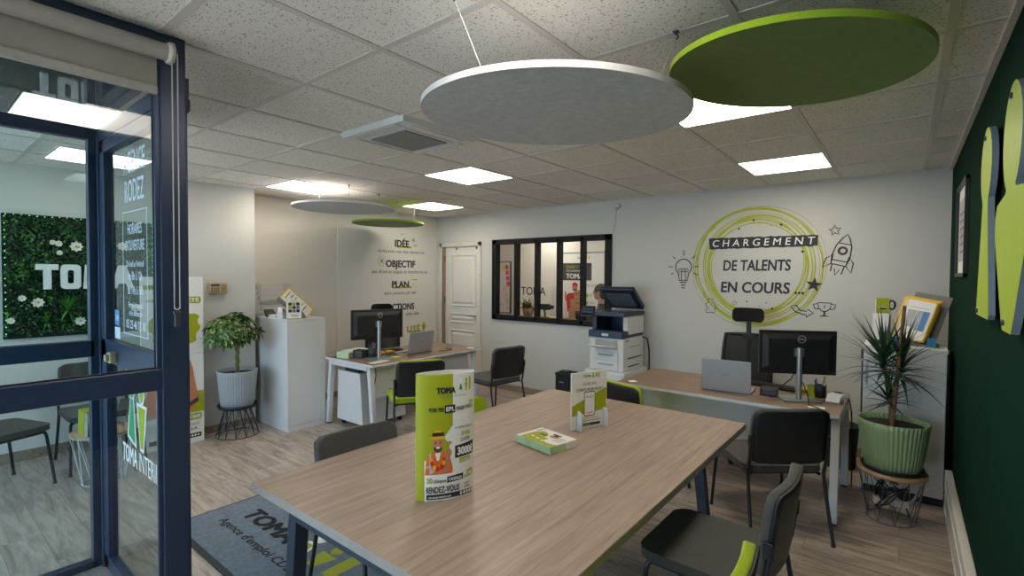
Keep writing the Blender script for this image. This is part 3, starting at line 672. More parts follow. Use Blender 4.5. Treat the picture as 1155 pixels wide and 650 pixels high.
# ------------------------------------------------------------------ right wall: lime figures, picture
RW = frame((XR, 0, 0), (0, -1, 0), (0, 0, 1))     # x = -y
def smooth_poly(pts, it=2):
    for _ in range(it):
        q = []
        for i in range(len(pts)):
            a, c = pts[i], pts[(i+1) % len(pts)]
            q += [(a[0]*.75+c[0]*.25, a[1]*.75+c[1]*.25), (a[0]*.25+c[0]*.75, a[1]*.25+c[1]*.75)]
        pts = q
    return pts
def ellipse(cx, cz, rx, rz, a0, a1, n=28): return [(cx+rx*cos(radians(a0+(a1-a0)*i/n)), cz+rz*sin(radians(a0+(a1-a0)*i/n))) for i in range(n+1)]
def board(name, outline, screws, label):
    sc = lambda p: (p[0]*.925, 1.645+(p[1]-1.645)*.895)
    outline = [sc(p) for p in outline]; screws = [sc(p) for p in screws]
    t = W(name, label, 'wall sign', (XR, -sum(p[0] for p in outline)/len(outline), 1.9))
    b = MB(); n = len(outline)
    b.add([(p[0], p[1], .018) for p in outline]+[(p[0], p[1], .0375) for p in outline], [(i, (i+1) % n, n+(i+1) % n, n+i) for i in range(n)]+[tuple(range(n-1, -1, -1))], 1, False, RW)
    b.poly(outline, 0, RW, .038)
    t.part(b, 'panel', ['limeboard', 'boardedge'])
    for x, z in screws:
        t.part(MB().lathe([(0, .045), (.010, .044), (.010, .0), (0, 0)], (x, z, 0), 12, 0, RW), 'screw', 'steel')
cy1 = -3.02
w_ = [(cy1+.09, 1.985), (cy1+.10, 1.95), (cy1+.225, 1.50), (cy1+.2, 1.47), (cy1-.2, 1.47), (cy1-.225, 1.50), (cy1-.10, 1.95), (cy1-.09, 1.985)]
board('woman_figure_board', ellipse(cy1, 2.155, .185, .175, -58, 238)+w_[-1:]+w_[-2:-1]+[(cy1-.215, 1.53), (cy1-.225, 1.49), (cy1-.2, 1.47), (cy1+.2, 1.47), (cy1+.225, 1.49), (cy1+.215, 1.53), (cy1+.10, 1.95)], [(cy1-.03, 2.29), (cy1-.16, 1.49)], 'lime figure board with a round head and flared base on the green wall')
cy2 = -2.33
board('man_figure_board', ellipse(cy2, 2.13, .19, .19, -62, 242)+[(cy2-.11, 1.95), (cy2-.30, 1.93), (cy2-.345, 1.88), (cy2-.34, 1.80), (cy2-.13, 1.50), (cy2-.09, 1.46), (cy2+.09, 1.46), (cy2+.13, 1.50), (cy2+.34, 1.80), (cy2+.345, 1.88), (cy2+.30, 1.93), (cy2+.11, 1.95)], [(cy2-.02, 2.28), (cy2-.05, 1.49)], 'lime figure board tapering to the bottom, nearest on the green wall')
pf = W('picture_frame', 'small dark framed picture on the dark green wall beside the figure boards', 'picture', (XR, 4.5, 1.97))
b = MB(); a0, a1, z0, z1 = -4.62, -3.97, 1.655, 2.26
b.box(a0, a1, z0, z0+.025, 0, .022, 0, RW).box(a0, a1, z1-.025, z1, 0, .022, 0, RW).box(a0, a0+.025, z0, z1, 0, .022, 0, RW).box(a1-.025, a1, z0, z1, 0, .022, 0, RW)
pf.part(b, 'frame', 'black', bev=.002)
b = MB(); b.rect(a0+.02, a1-.02, z0+.02, z1-.02, 0, RW, .006); b.rect(a0+.09, a1-.09, z0+.1, z1-.1, 1, RW, .0075)
for k in range(6): b.rect(a0+.14, a1-.14-.04*(k % 3), z1-.2-.05*k, z1-.185-.05*k, 2, RW, .009)
pf.part(b, 'print', ['paper', 'greyp', 'greyink'])

# ------------------------------------------------------------------ meeting table and what stands on it
tb = W('meeting_table', 'large grey oak meeting table with dark steel legs in the foreground', 'table', (-1.48, 2.125, 0))
tx0, tx1, ty0, ty1, tz = -2.205, -.757, .965, 3.285, .74
tb.part(MB().box(tx0, tx1, ty0, ty1, tz-.036, tz), 'tabletop', 'table', bev=.002)
eb = MB(); e_ = .0012
eb.box(tx0-e_, tx1+e_, ty0-e_, ty0, tz-.0355, tz-.0015).box(tx0-e_, tx0, ty0, ty1, tz-.0355, tz-.0015).box(tx0, tx1, ty1, ty1+e_, tz-.0355, tz-.0015).box(tx1, tx1+e_, ty0, ty1, tz-.0355, tz-.0015)
tb.part(eb, 'edge_band', 'edge')
for yy in (1.035, 3.17):
    fb = MB().box(-1.965, -.995, yy-.03, yy+.03, tz-.10, tz-.037)
    tb.part(fb, 'leg_beam', 'steel', bev=.003)
    for sx, top, foot in ((-1, -1.94, -2.01), (1, -1.02, -.95)):
        l_ = MB(); l_.hexa([(foot-.03, yy-.03, .012), (foot+.03, yy-.03, .012), (foot+.03, yy+.03, .012), (foot-.03, yy+.03, .012)], [(top-.03, yy-.03, tz-.10), (top+.03, yy-.03, tz-.10), (top+.03, yy+.03, tz-.10), (top-.03, yy+.03, tz-.10)])
        lg = tb.part(l_, 'leg', 'steel', bev=.003)
        tb.part(MB().box(foot-.028, foot+.028, yy-.028, yy+.028, 0, .012), 'foot', 'bplas', lg)
tb.part(MB().box(-1.51, -1.45, 1.065, 3.14, tz-.085, tz-.037), 'support_rail', 'steel')

# oval brochure stand: printed card bent into an oval tube
ov = W('oval_table_display', 'tall oval lime and white display with a hard-hat worker, on the meeting table', 'display', (-1.455, 1.41, tz))
dv = Vector((.117, .218)).normalized(); nv = Vector((dv.y, -dv.x)); mid = Vector((-1.462, 1.405)); oa, ob, oh = .122, .043, .508
def owrap(u, v, z=0):           # u in metres along the card, v height, z lift
    a = u/.148; th = max(-1.5, min(1.5, a))
    p = mid+dv*(oa*sin(th))+nv*((ob+z)*cos(th)+.0)
    return (p.x, p.y, tz+v)
n = 160; nz_ = 200
vs = []; fs = []; mi = []
for j in range(nz_+1):
    for i in range(n):
        th = -pi/2+2*pi*i/n
        p = mid+dv*(oa*sin(th))+nv*(ob*cos(th)); vs.append((p.x, p.y, tz+.0005+oh*j/nz_))
b = MB(); b.v = [Vector(v) for v in vs]
for j in range(nz_):
    v = oh*(j+.5)/nz_
    for i in range(n):
        th = -pi/2+2*pi*(i+.5)/n
        u = .148*th if abs(th) < pi/2 else 9
        white = False
        if u < 9:
            
            if v > .30: white = u > .022
            elif v > .165: white = u > (-.015 if v > .235 else .012)+.008*sin(v*140)
            else: white = u > -.128
            if .26 < v <= .30: white = u > .022-(.30-v)*.9
        m_ = 1 if (white or u == 9) else 0
        b.f.append((j*n+i, j*n+(i+1) % n, (j+1)*n+(i+1) % n, (j+1)*n+i)); b.mi.append(m_); b.sm.append(True)
card = ov.part(b, 'card_tube', ['lime', 'paper'])
so = card.modifiers.new('solidify', 'SOLIDIFY'); so.thickness = .0012; so.offset = -1
def ofill(mb, poly, mi, z):      # a flat printed patch laid on the curved card
    x0 = min(p[0] for p in poly); x1 = max(p[0] for p in poly); k = max(1, int((x1-x0)/.012))
    # clip the polygon into vertical strips
    for i in range(k):
        a, c = x0+(x1-x0)*i/k, x0+(x1-x0)*(i+1)/k
        q = poly
        for lim, sg in ((a, 1), (c, -1)):
            o = []
            for t_ in range(len(q)):
                p, r = q[t_], q[(t_+1) % len(q)]
                ip, ir = (p[0]-lim)*sg >= -1e-9, (r[0]-lim)*sg >= -1e-9
                if ip: o.append(p)
                if ip != ir:
                    f_ = (lim-p[0])/(r[0]-p[0]); o.append((lim, p[1]+(r[1]-p[1])*f_))
            q = o
            if len(q) < 3: break
        if len(q) >= 3: mb.add([owrap(p[0], p[1], z) for p in q], [tuple(range(len(q)))], mi)
def ell2(cx, cz, rx, rz, n=20, a0=0, a1=360): return [(cx+rx*cos(radians(a0+(a1-a0)*i/n)), cz+rz*sin(radians(a0+(a1-a0)*i/n))) for i in range(n)]
b = MB()
INKS = ['ink', 'greyink', 'limeink', 'wink', 'grn_sock']
ot = lambda s_, x, z, h, w, mi=0, al='c', bo=.035, zz=.0018: ov.part(MB().text(s_, x, z, h, w, 0, None, zz+.0004, al, bo, 0, owrap), 'printed_line', INKS[mi])
ot('TOMA', -.012, .432, .026, .098, bo=.075)
b2 = []
ofill(b, [(.050, .437), (.082, .437), (.070, .470), (.060, .470)], 3, .0012); ofill(b, ell2(.066, .479, .010, .012), 3, .0012); ofill(b, [(.055, .441), (.077, .441), (.069, .464), (.062, .464)], 4, .0014)
ofill(b, [(.090, .468), (.112, .468), (.105, .437), (.097, .437)], 2, .0012); ofill(b, ell2(.101, .478, .008, .010), 2, .0012); ofill(b, [(.122, .437), (.137, .437), (.137, .49), (.122, .49)], 2, .0012)
ot("Agence d'emploi CDD, CDI, intérim", .03, .416, .007, .14, 1, bo=0)
ot('POSE TES', -.062, .360, .016, .078); ofill(b, [(-.018, .352), (.035, .352), (.035, .384), (-.018, .384)], 0, .0012); ot('EPI,', .009, .36, .018, .042, 3, zz=.0022)
ot('PASSE', .065, .360, .015, .045); ot('EN MODE', .112, .363, .014, .036); ofill(b, [(.128, .362), (.17, .362), (.17, .393), (.128, .393)], 2, .0012); ot('ÉTÉ', .15, .368, .018, .034, 3, zz=.0022)
ot('DU 20 JUIN AU 31 JUILLET 2024', .095, .285, .008, .12, 0, bo=.01); ot('20 ANS', .10, .255, .017, .065, 2); ot('ÇA SE FÊTE !', .10, .232, .013, .07, 0)
ofill(b, [(.035, .165), (.172, .172), (.172, .227), (.035, .215)], 0, .0012); ot('3000€', .104, .178, .032, .115, 3, bo=.06, zz=.0022)
ofill(b, [(.06, .143), (.135, .148), (.135, .165), (.06, .163)], 2, .0014); ot('À GAGNER', .097, .149, .010, .055, 3, zz=.0022)
ot('20', -.098, .075, .021, .036, 2, bo=.03); ot('chèques', -.042, .075, .015, .066, 1)
ofill(b, [(-.005, .07), (.082, .075), (.082, .1), (-.005, .095)], 0, .0012); ot('CADEAUX', .038, .078, .013, .072, 3, zz=.0022); ot('de', .096, .079, .011, .016, 1); ofill(b, [(.108, .078), (.165, .083), (.165, .113), (.108, .107)], 2, .0012); ot('150€', .135, .087, .014, .04, 3, zz=.0022)
ot('RENDEZ-VOUS', -.028, .034, .026, .178, 0, bo=.03); ot('en agence', .11, .052, .008, .045, 1); ot('du lundi', .11, .038, .009, .04, 0)
ofill(b, [(-.115, .008), (.165, .008), (.165, .028), (-.115, .028)], 0, .0012); ot('www.toma-interim.com', -.045, .013, .009, .12, 3, zz=.0022)
for k in range(5): ofill(b, ell2(.07+.02*k, .019, .007, .008, 12), 3, .0018)
ot('Agence Rodez', -.07, .001, .004, .08, 1, bo=0)
ov.part(b, 'printed_patch', INKS)
# the printed worker: hard hat, goggles, beard, orange jacket with flower garland, thumb up
b = MB()
ofill(b, [(-.125, .108), (-.118, .165), (-.10, .19), (-.075, .2), (-.03, .2), (-.005, .185), (.012, .165), (.022, .13), (.022, .108)], 0, .0010)
ofill(b, [(-.12, .135), (-.1, .138), (-.1, .146), (-.12, .143)], 5, .0014); ofill(b, [(-.095, .11), (-.082, .112), (-.088, .2), (-.1, .188)], 5, .0014); ofill(b, [(-.085, .112), (-.06, .125), (-.068, .135), (-.09, .122)], 5, .0015)
ofill(b, [(-.068, .195), (-.035, .195), (-.04, .215), (-.062, .215)], 1, .0014); ofill(b, [(-.058, .165), (-.045, .165), (-.036, .198), (-.066, .198)], 6, .0013)
ofill(b, ell2(-.052, .232, .025, .033), 1, .0016); ofill(b, ell2(-.052, .219, .0235, .021, 16, 180, 360), 4, .0018); ofill(b, ell2(-.052, .216, .010, .004), 6, .0021)
ofill(b, ell2(-.052, .252, .034, .034, 20, 0, 180), 2, .0019); ofill(b, [(-.09, .25), (-.014, .25), (-.018, .258), (-.086, .258)], 2, .0020); ofill(b, [(-.084, .262), (-.02, .262), (-.024, .277), (-.08, .277)], 3, .0022)
for dx in (-.011, .011): ofill(b, ell2(-.052+dx, .236, .004, .003), 3, .0020)
for k in range(11):
    a = radians(200+14*k); ofill(b, ell2(-.052+.038*cos(a)*1.0, .185+.055*sin(a), .010, .010, 10), 7 if k % 3 else 2, .0017+.0001*(k % 2))
ofill(b, [(-.045, .108), (.005, .12), (.0, .135), (-.05, .122)], 1, .0018); ofill(b, [(-.012, .14), (.006, .135), (.012, .19), (.004, .205), (-.012, .2), (-.016, .18)], 1, .0019); ofill(b, [(-.006, .2), (.003, .2), (.002, .225), (-.005, .225)], 1, .0020)
ov.part(b, 'printed_worker', ['orange', 'skinp', 'yellowp', 'ink', 'beardp', 'greyp', 'paper', 'redp'])

# stack of flyers
fy = W('flyer_stack', 'stack of lime and white flyers lying on the meeting table', 'flyers', (-1.51, 2.2, tz))
P0 = Vector((-1.64, 2.105)); ax = Vector((.265, -.052)); ay = Vector((.0, .20))
ax = ax.normalized()*.262; ay = Vector((-ax.y, ax.x)).normalized()*.195
FX_ = Matrix(((ax.normalized().x, ay.normalized().x, 0, P0.x), (ax.normalized().y, ay.normalized().y, 0, P0.y), (0, 0, 1, tz), (0, 0, 0, 1)))
b = MB(); rnd = random.Random(5)
nl = 14
for k in range(nl):
    dx, dy = rnd.uniform(-.002, .002), rnd.uniform(-.002, .002)
    b.box(dx, .262+dx, dy, .115+dy, .002+.0028*k, .002+.0028*(k+1), 0, FX_); b.box(dx, .262+dx, .115+dy, .195+dy, .002+.0028*k, .002+.0028*(k+1), 1, FX_)
fy.part(b, 'flyer_block', ['flyerside', 'paper'])
b = MB(); zt = .0425
b.box(0, .262, 0, .195, .0405, .0415, 3, FX_)
b.poly([(.03, .0), (.262, .0), (.262, .045), (.20, .03), (.16, .05), (.165, .085), (.13, .09), (.11, .14), (.06, .16), (.03, .11)], 0, FX_, zt-.0006)
b.text('TOMA', .012, .185, .018, .06, 1, FX_ @ T(.02, .19) @ RZ(-pi/2) @ T(-.012, -.185), .0426, 'l', .02)
b.rect(.075, .13, .105, .118, 1, FX_, zt); b.rect(.13, .19, .15, .165, 1, FX_, zt); b.disc(.165, .128, .03, .022, 2, FX_, zt); b.disc(.165, .14, .018, .01, 1, FX_, zt+.0002)
for k in range(3): b.rect(.06+.045*k, .085+.045*k, .05-.008*k, .062-.008*k, 3, FX_, zt)
for k in range(3): b.rect(.19, .245, .08+.022*k, .09+.022*k, 4, FX_, zt)
fy.part(b, 'top_flyer', ['lime', 'ink', 'skinp', 'paper', 'greyp'])

# upright feedback card in slotted feet
fc = W('feedback_card_stand', 'white and lime card stand reading VOTRE AVIS COMPTE POUR NOUS on the meeting table', 'sign', (-1.455, 2.58, tz))
c0 = Vector((-1.503, 2.448)); c1 = Vector((-1.405, 2.70)); dd = (c1-c0).normalized(); cw = .265; chh = .338
FC = frame((c0.x, c0.y, tz), (dd.x, dd.y, 0), (0, 0, 1))
b = MB(); b.prism([(0, .004), (cw, .004), (cw, chh), (0, chh)], -.008, 0, 0, FC)
fc.part(b, 'card', 'paper')
b = MB(); z = .0008
b.poly([(.004, .085), (cw-.004, .105), (cw-.004, .235), (.004, .145)], 2, FC, z)
b.text('TOMA', .085, .305, .016, .06, 0, FC, z, 'l', .02)
b.poly([(.15, .302), (.17, .302), (.163, .322), (.157, .322)], 2, FC, z); b.disc(.16, .328, .005, None, 2, FC, z); b.poly([(.175, .322), (.193, .322), (.187, .302), (.181, .302)], 2, FC, z); b.disc(.184, .328, .005, None, 2, FC, z); b.rect(.198, .208, .302, .333, 2, FC, z)
b.text('VOTRE AVIS', cw/2, .258, .017, .10, 1, FC, z, 'c', -.005); b.text('COMPTE POUR NOUS !', cw/2, .225, .017, .2, 0, FC, z, 'c', .012)
b.poly(rrect(.092, .175, .075, .222, .012), 0, FC, z+.0006); b.poly(rrect(.096, .171, .08, .217, .008), 3, FC, z+.0010)
for k, (c_, m_) in enumerate(zip('Google', (4, 5, 6, 4, 7, 5))): b.text(c_, .105+.0105*k, .185, .014, None, m_, FC, z+.0014, 'l', .005)
b.rect(.108, .16, .092, .098, 6, FC, z+.0014)
b.text("Scannez et donnez", .07, .062, .007, .13, 1, FC, z, 'l', 0); b.text("votre avis sur notre agence", .07, .046, .008, .15, 0, FC, z, 'l', .01); b.rect(.07, .215, .018, .034, 0, FC, z); b.text('Toma Rodez', .08, .022, .008, .06, 3, FC, z+.0006)
fc.part(b, 'print', ['ink', 'greyink', 'lime', 'wink', 'bluep', 'redp', 'yellowp', 'grn_sock'])
for u in (.045, cw-.028):
    ft = [(-.045, 0), (.042, 0), (.042, .085), (.035, .105), (.02, .115), (.004, .115), (.004, .02), (-.012, .02), (-.012, .1), (-.045, .07)]
    b = MB(); b.prism([(p[0], p[1]) for p in ft], -.004, .004, 0, FC @ T(u, 0, 0) @ Matrix(((0, 0, 1, 0), (0, 1, 0, 0), (1, 0, 0, 0), (0, 0, 0, 1))))
    fc.part(b, 'slotted_foot', 'white')

# ------------------------------------------------------------------ visitor chairs
def slab(fn, nu, nv, th, mi=0):
    """closed curved panel: fn(u, v) -> front point, normal"""
    fr_, bk_ = [], []
    for j in range(nv+1):
        for i in range(nu+1):
            p, nn = fn(-1+2*i/nu, j/nv); fr_.append(p); bk_.append(p+nn*th)
    w = nu+1; N = len(fr_); fs = []
    for j in range(nv):
        for i in range(nu):
            a = j*w+i; fs.append((a, a+w, a+w+1, a+1)); fs.append((N+a, N+a+1, N+a+w+1, N+a+w))
    rim = list(range(nu+1))+[j*w+nu for j in range(1, nv+1)]+[nv*w+i for i in range(nu-1, -1, -1)]+[j*w for j in range(nv-1, 0, -1)]
    for k in range(len(rim)): a, c = rim[k], rim[(k+1) % len(rim)]; fs.append((a, c, N+c, N+a))
    m = MB(); m.add(fr_+bk_, fs, mi, True); return m
def back_fn(w0, z0, z1, off, rc=.09):
    def fn(u, v):
        z = z0+(z1-z0)*v
        d = min(z-z0, z1-z); hw = w0/2
        if d < rc: hw -= (rc-math.sqrt(max(0, rc*rc-(rc-d)**2)))*.85
        x = u*hw; y = -.205-.13*(z-.46)+.10*x*x/.05*.25-off
        nn = Vector((-x*.9, 1, .13)).normalized()
        return Vector((x, y, z)), nn*-1
    return fn
def visitor_chair(name, fabric, label, loc, rz, group):
    t = thing(name, label, 'chair', loc, rz, group)
    s_ = MB(); o = rrect(-.25, .25, -.215, .28, .075, 6)
    s_.prism(o, .428, .468, 0, None, True)
    st = s_.obj('seat', fabric, t, bev=.016, seg=3)
    MB().prism(rrect(-.23, .23, -.205, .26, .06, 6), .415, .43, 0, None, True).obj('seat_pan', 'bplas', st)
    slab(back_fn(.465, .505, .842, 0, .06), 12, 16, .036).obj('backrest', fabric, t, bev=.008, seg=2)
    slab(back_fn(.462, .495, .832, .034, .04), 12, 18, .014).obj('back_shell', 'bplas', t)
    f_ = MB()
    f_.tube([(-.22, .22, .412), (-.22, -.2, .412)], .011, 8).tube([(.22, .22, .412), (.22, -.2, .412)], .011, 8).tube([(-.215, .15, .412), (.215, .15, .412)], .011, 8).tube([(-.215, -.17, .412), (.215, -.17, .412)], .011, 8)
    f_.obj('seat_frame', 'black', t)
    for sx in (-1, 1):
        MB().tube([(sx*.225, .21, .425), (sx*.236, .225, .41), (sx*.240, .233, .38), (sx*.252, .275, .01)], .0105, 10).obj('leg', 'black', t)
        MB().tube([(sx*.240, -.256, .66), (sx*.240, -.232, .5), (sx*.238, -.215, .42), (sx*.242, -.235, .3), (sx*.252, -.30, .01)], .0105, 10).obj('leg', 'black', t)
        MB().box(sx*.238-.010, sx*.238+.010, -.262, -.222, .60, .665).obj('back_bracket', 'bplas', t, bev=.004)
    for sx in (-1, 1):
        for y in (.275, -.30): MB().lathe([(0, 0), (.013, 0), (.012, .02), (0, .02)], (sx*.252, y, 0), 10).obj('foot_cap', 'bplas', t)
    return t
GC, GL = 'grey visitor chairs', 'lime visitor chairs'
def face(dx, dy): return math.atan2(-dx, dy)
ga = visitor_chair('visitor_chair', 'gfab', 'grey visitor chair with its black back to the viewer, facing the right desk', (-.70, 3.63, 0), face(-.64, .77), GC)
def chair(src, x, y, dx, dy, label, grp): return copy_tree(src, (x, y, 0), face(dx, dy), label, grp)
chair(ga, -.615, 2.25, -1, .02, 'grey visitor chair in the foreground pushed under the right side of the meeting table', GC)
ce_ = chair(ga, -2.045, 1.535, 1, -.08, 'grey visitor chair tucked at the left side of the meeting table near the doormat', GC)
chair(ga, -3.74, 4.38, -1, .15, 'grey visitor chair standing sideways by the interior window and white door', GC)
chair(ga, -5.30, .43, -.35, .94, 'grey visitor chair in the waiting corner behind the glazing, nearest the lobby', GC)
lb = visitor_chair('visitor_chair', 'lfab', 'lime visitor chair with black back pulled up to the far left desk', (-3.80, 3.24, 0), face(-.87, .50), GL)
chair(lb, -.61, 1.43, -1, 0, 'lime visitor chair at the right side of the meeting table, nearest the viewer', GL)
chair(lb, -1.62, 3.68, .35, .93, 'lime-rimmed visitor chair beyond the far end of the meeting table', GL)
cf_ = chair(lb, -2.045, 2.32, 1, -.05, 'lime visitor chair at the left side of the meeting table behind the oval display', GL)
ce_.location.z = .0105      # it stands on the doormat
for c_ in (ce_, cf_): c_.scale = (1, 1, .962)      # a slightly lower chair
# waiting room mesh back chair against the plant wall
wc = copy_tree(ga, (-5.50, 1.13, 0), face(1, 0), 'dark visitor chair against the wall under the plant wall panel', GC)

# ------------------------------------------------------------------ office chairs
def office_chair(label, loc, rz, group):
    t = thing('office_chair', label, 'office chair', loc, rz, group)
    MB().prism(rrect(-.24, .24, -.22, .25, .08, 6), .45, .50, 0, None, True).obj('seat', 'bfab', t, bev=.02, seg=3)
    def bf(u, v):
        z = .62+.46*v; hw = .235-.03*v-.02*(1-v)*(1-v)
        return Vector((u*hw, -.25-.06*v+.03*sin(pi*v)-.05+.05*u*u, z)), Vector((0, -1, .1))
    slab(bf, 10, 10, .004).obj('mesh_back', 'officemesh', t)
    rim = [bf(-1+2*i/8, 0)[0] for i in range(9)]+[bf(1, j/8)[0] for j in range(1, 9)]+[bf(1-2*i/8, 1)[0] for i in range(1, 9)]+[bf(-1, 1-j/8)[0] for j in range(1, 8)]
    MB().tube(rim, .016, 8, closed=True).obj('back_frame', 'bplas', t)
    MB().tube([(0, -.10, .43), (0, -.28, .46), (0, -.335, .7), (0, -.345, 1.02)], [.03, .028, .024, .02], 8).obj('back_spine', 'bplas', t)
    MB().box(-.022, .022, -.352, -.332, 1.0, 1.24).box(-.045, .045, -.345, -.30, 1.06, 1.10).obj('headrest_post', 'bplas', t, bev=.004)
    slab(lambda u, v: (Vector((u*(.145-.03*abs(2*v-1)**4), -.315+.05*u*u, 1.205+.14*v)), Vector((0, -1, 0))), 10, 8, .04).obj('headrest', 'bfab', t, sub=1)
    for sx in (-1, 1):
        MB().tube([(sx*.2, 0, .45), (sx*.29, 0, .46), (sx*.30, 0, .64)], .016, 8).obj('arm_post', 'bplas', t)
        MB().prism(rrect(sx*.30-.04, sx*.30+.04, -.13, .13, .03), .64, .668, 0, None, True).obj('arm_pad', 'bplas', t, bev=.008)
    MB().tube([(0, 0, .12), (0, 0, .26), (0, 0, .261), (0, 0, .45)], [.03, .03, .018, .018], 12).obj('gas_lift', 'black', t)
    for k in range(5):
        a = radians(90+72*k); x, y = .31*cos(a), .31*sin(a)
        l_ = MB().tube([(0, 0, .12), (x, y, .075)], [.028, .018], 8).obj('base_spoke', 'bplas', t)
        MB().lathe([(0, -.02), (.028, -.02), (.028, .02), (0, .02)], (0, 0, 0), 14, 0, T(x, y, .028) @ RZ(a+.5) @ RX(pi/2)).tube([(x, y, .03), (x, y, .075)], .008, 6).obj('castor', 'bplas', l_)
    return t
oc = office_chair('black mesh office chair with headrest behind the right desk under the mural', (-1.185, 4.90, 0), pi+.04, 'black mesh office chairs')
lo_ = copy_tree(oc, (-5.12, 3.93, 0), face(1, -.35), 'black mesh office chair hidden behind the monitor of the left desk', 'black mesh office chairs')

for c_ in lo_.children:      # its headrest is pushed lower down than on the other one
    if c_.name.startswith('headrest') and 'post' not in c_.name: c_.location.z -= .085

# ------------------------------------------------------------------ desks
def desk(label, x0, x1, y0, y1, along, wd, loc, group, flip):
    t = W('office_desk', label, 'desk', loc, group)
    t.part(MB().box(x0, x1, y0, y1, .715, .74), 'desktop', wd, bev=.0015)
    e = MB(); q = .0012
    e.box(x0-q, x1+q, y0-q, y0, .7155, .7385).box(x0-q, x1+q, y1, y1+q, .7155, .7385).box(x0-q, x0, y0, y1, .7155, .7385).box(x1, x1+q, y0, y1, .7155, .7385)
    t.part(e, 'edge_band', 'white')
    ends = ((x0+.06, x1-.025) if along == 'x' else (y0+.035, y1-.06))
    a0, a1 = (y0, y1) if along == 'x' else (x0, x1)
    for e_ in ends:
        def P(a, z, d=0): return (e_+d, a, z) if along == 'x' else (a, e_+d, z)
        wv = .05
        bm_ = MB().beam(P(a0+.09, .69), P(a1-.09, .69), wv, wv); t.part(bm_, 'leg_beam', 'whitem', bev=.003)
        for top, foot in ((a0+.085, a0+.015), (a1-.085, a1-.015)):
            l_ = MB(); k = wv/2
            if along == 'x': l_.hexa([(e_-k, foot-k, .015), (e_+k, foot-k, .015), (e_+k, foot+k, .015), (e_-k, foot+k, .015)], [(e_-k, top-k, .714), (e_+k, top-k, .714), (e_+k, top+k, .714), (e_-k, top+k, .714)])
            else: l_.hexa([(foot-k, e_-k, .015), (foot+k, e_-k, .015), (foot+k, e_+k, .015), (foot-k, e_+k, .015)], [(top-k, e_-k, .714), (top+k, e_-k, .714), (top+k, e_+k, .714), (top-k, e_+k, .714)])
            lg = t.part(l_, 'leg', 'whitem', bev=.003)
            fx, fy_ = (e_, foot) if along == 'x' else (foot, e_)
            t.part(MB().box(fx-.02, fx+.02, fy_-.02, fy_+.02, 0, .015), 'foot', 'bplas', lg)
    return t
rd = desk('white-legged brown oak desk on the right in front of the mural', -1.93, -.325, 3.87, 4.68, 'x', 'desk', (-1.13, 4.27, 0), 'oak desks with white A-shaped legs', 1)
rd.part(MB().box(-1.86, -.43, 4.06, 4.078, .33, .712), 'modesty_panel', 'white')
rd.part(MB().lathe([(0, 0), (.03, 0), (.03, .003), (0, .003)], (-.40, 4.63, .74), 20), 'cable_port', 'bplas')
ld = desk('white-legged brown oak desk at the far left by the lettered wall', -4.98, -4.125, 2.965, 4.57, 'y', 'desk_l', (-4.55, 3.77, 0), 'oak desks with white A-shaped legs', 1)
ld.part(MB().box(-4.30, -4.282, 3.05, 4.50, .36, .712), 'modesty_panel', 'white')
ld.part(MB().tube([(-4.16, 3.03, .70), (-4.18, 3.05, .62), (-4.2, 3.04, .5)], .004, 6), 'cable', 'bplas')
# mobile pedestal below the left desk
pd = W('mobile_pedestal', 'white mobile drawer unit on castors below the far left desk', 'drawer unit', (-4.65, 3.33, 0))
b = MB(); b.hexa([(-4.885, 3.05, .06), (-4.41, 3.05, .06), (-4.41, 3.62, .06), (-4.885, 3.62, .06)], [(-4.86, 3.05, .60), (-4.46, 3.05, .60), (-4.46, 3.62, .60), (-4.86, 3.62, .60)])
pd.part(b, 'body', 'white', bev=.003)
for k in range(3):
    d_ = pd.part(MB().box(-4.9, -4.885, 3.07, 3.60, .08+.175*k, .245+.175*k), 'drawer', 'white', bev=.003)
    pd.part(MB().box(-4.912, -4.9, 3.25, 3.42, .215+.175*k, .225+.175*k), 'handle', 'silver', d_)
for x, y in ((-4.83, 3.1), (-4.46, 3.1), (-4.83, 3.57), (-4.46, 3.57)):
    pd.part(MB().lathe([(0, -.012), (.028, -.012), (.028, .012), (0, .012)], (0, 0, 0), 14, 0, T(x, y, .03) @ RX(pi/2)).tube([(x, y, .03), (x, y, .06)], .008, 6), 'castor', 'bplas')
tag(MB().box(-4.78, -4.52, 3.08, 3.32, .602, .645).box(-4.77, -4.53, 3.075, 3.081, .61, .64).obj('document_tray', 'bplas', bev=.006), 'black tray lying on the drawer unit below the left desk', 'tray')

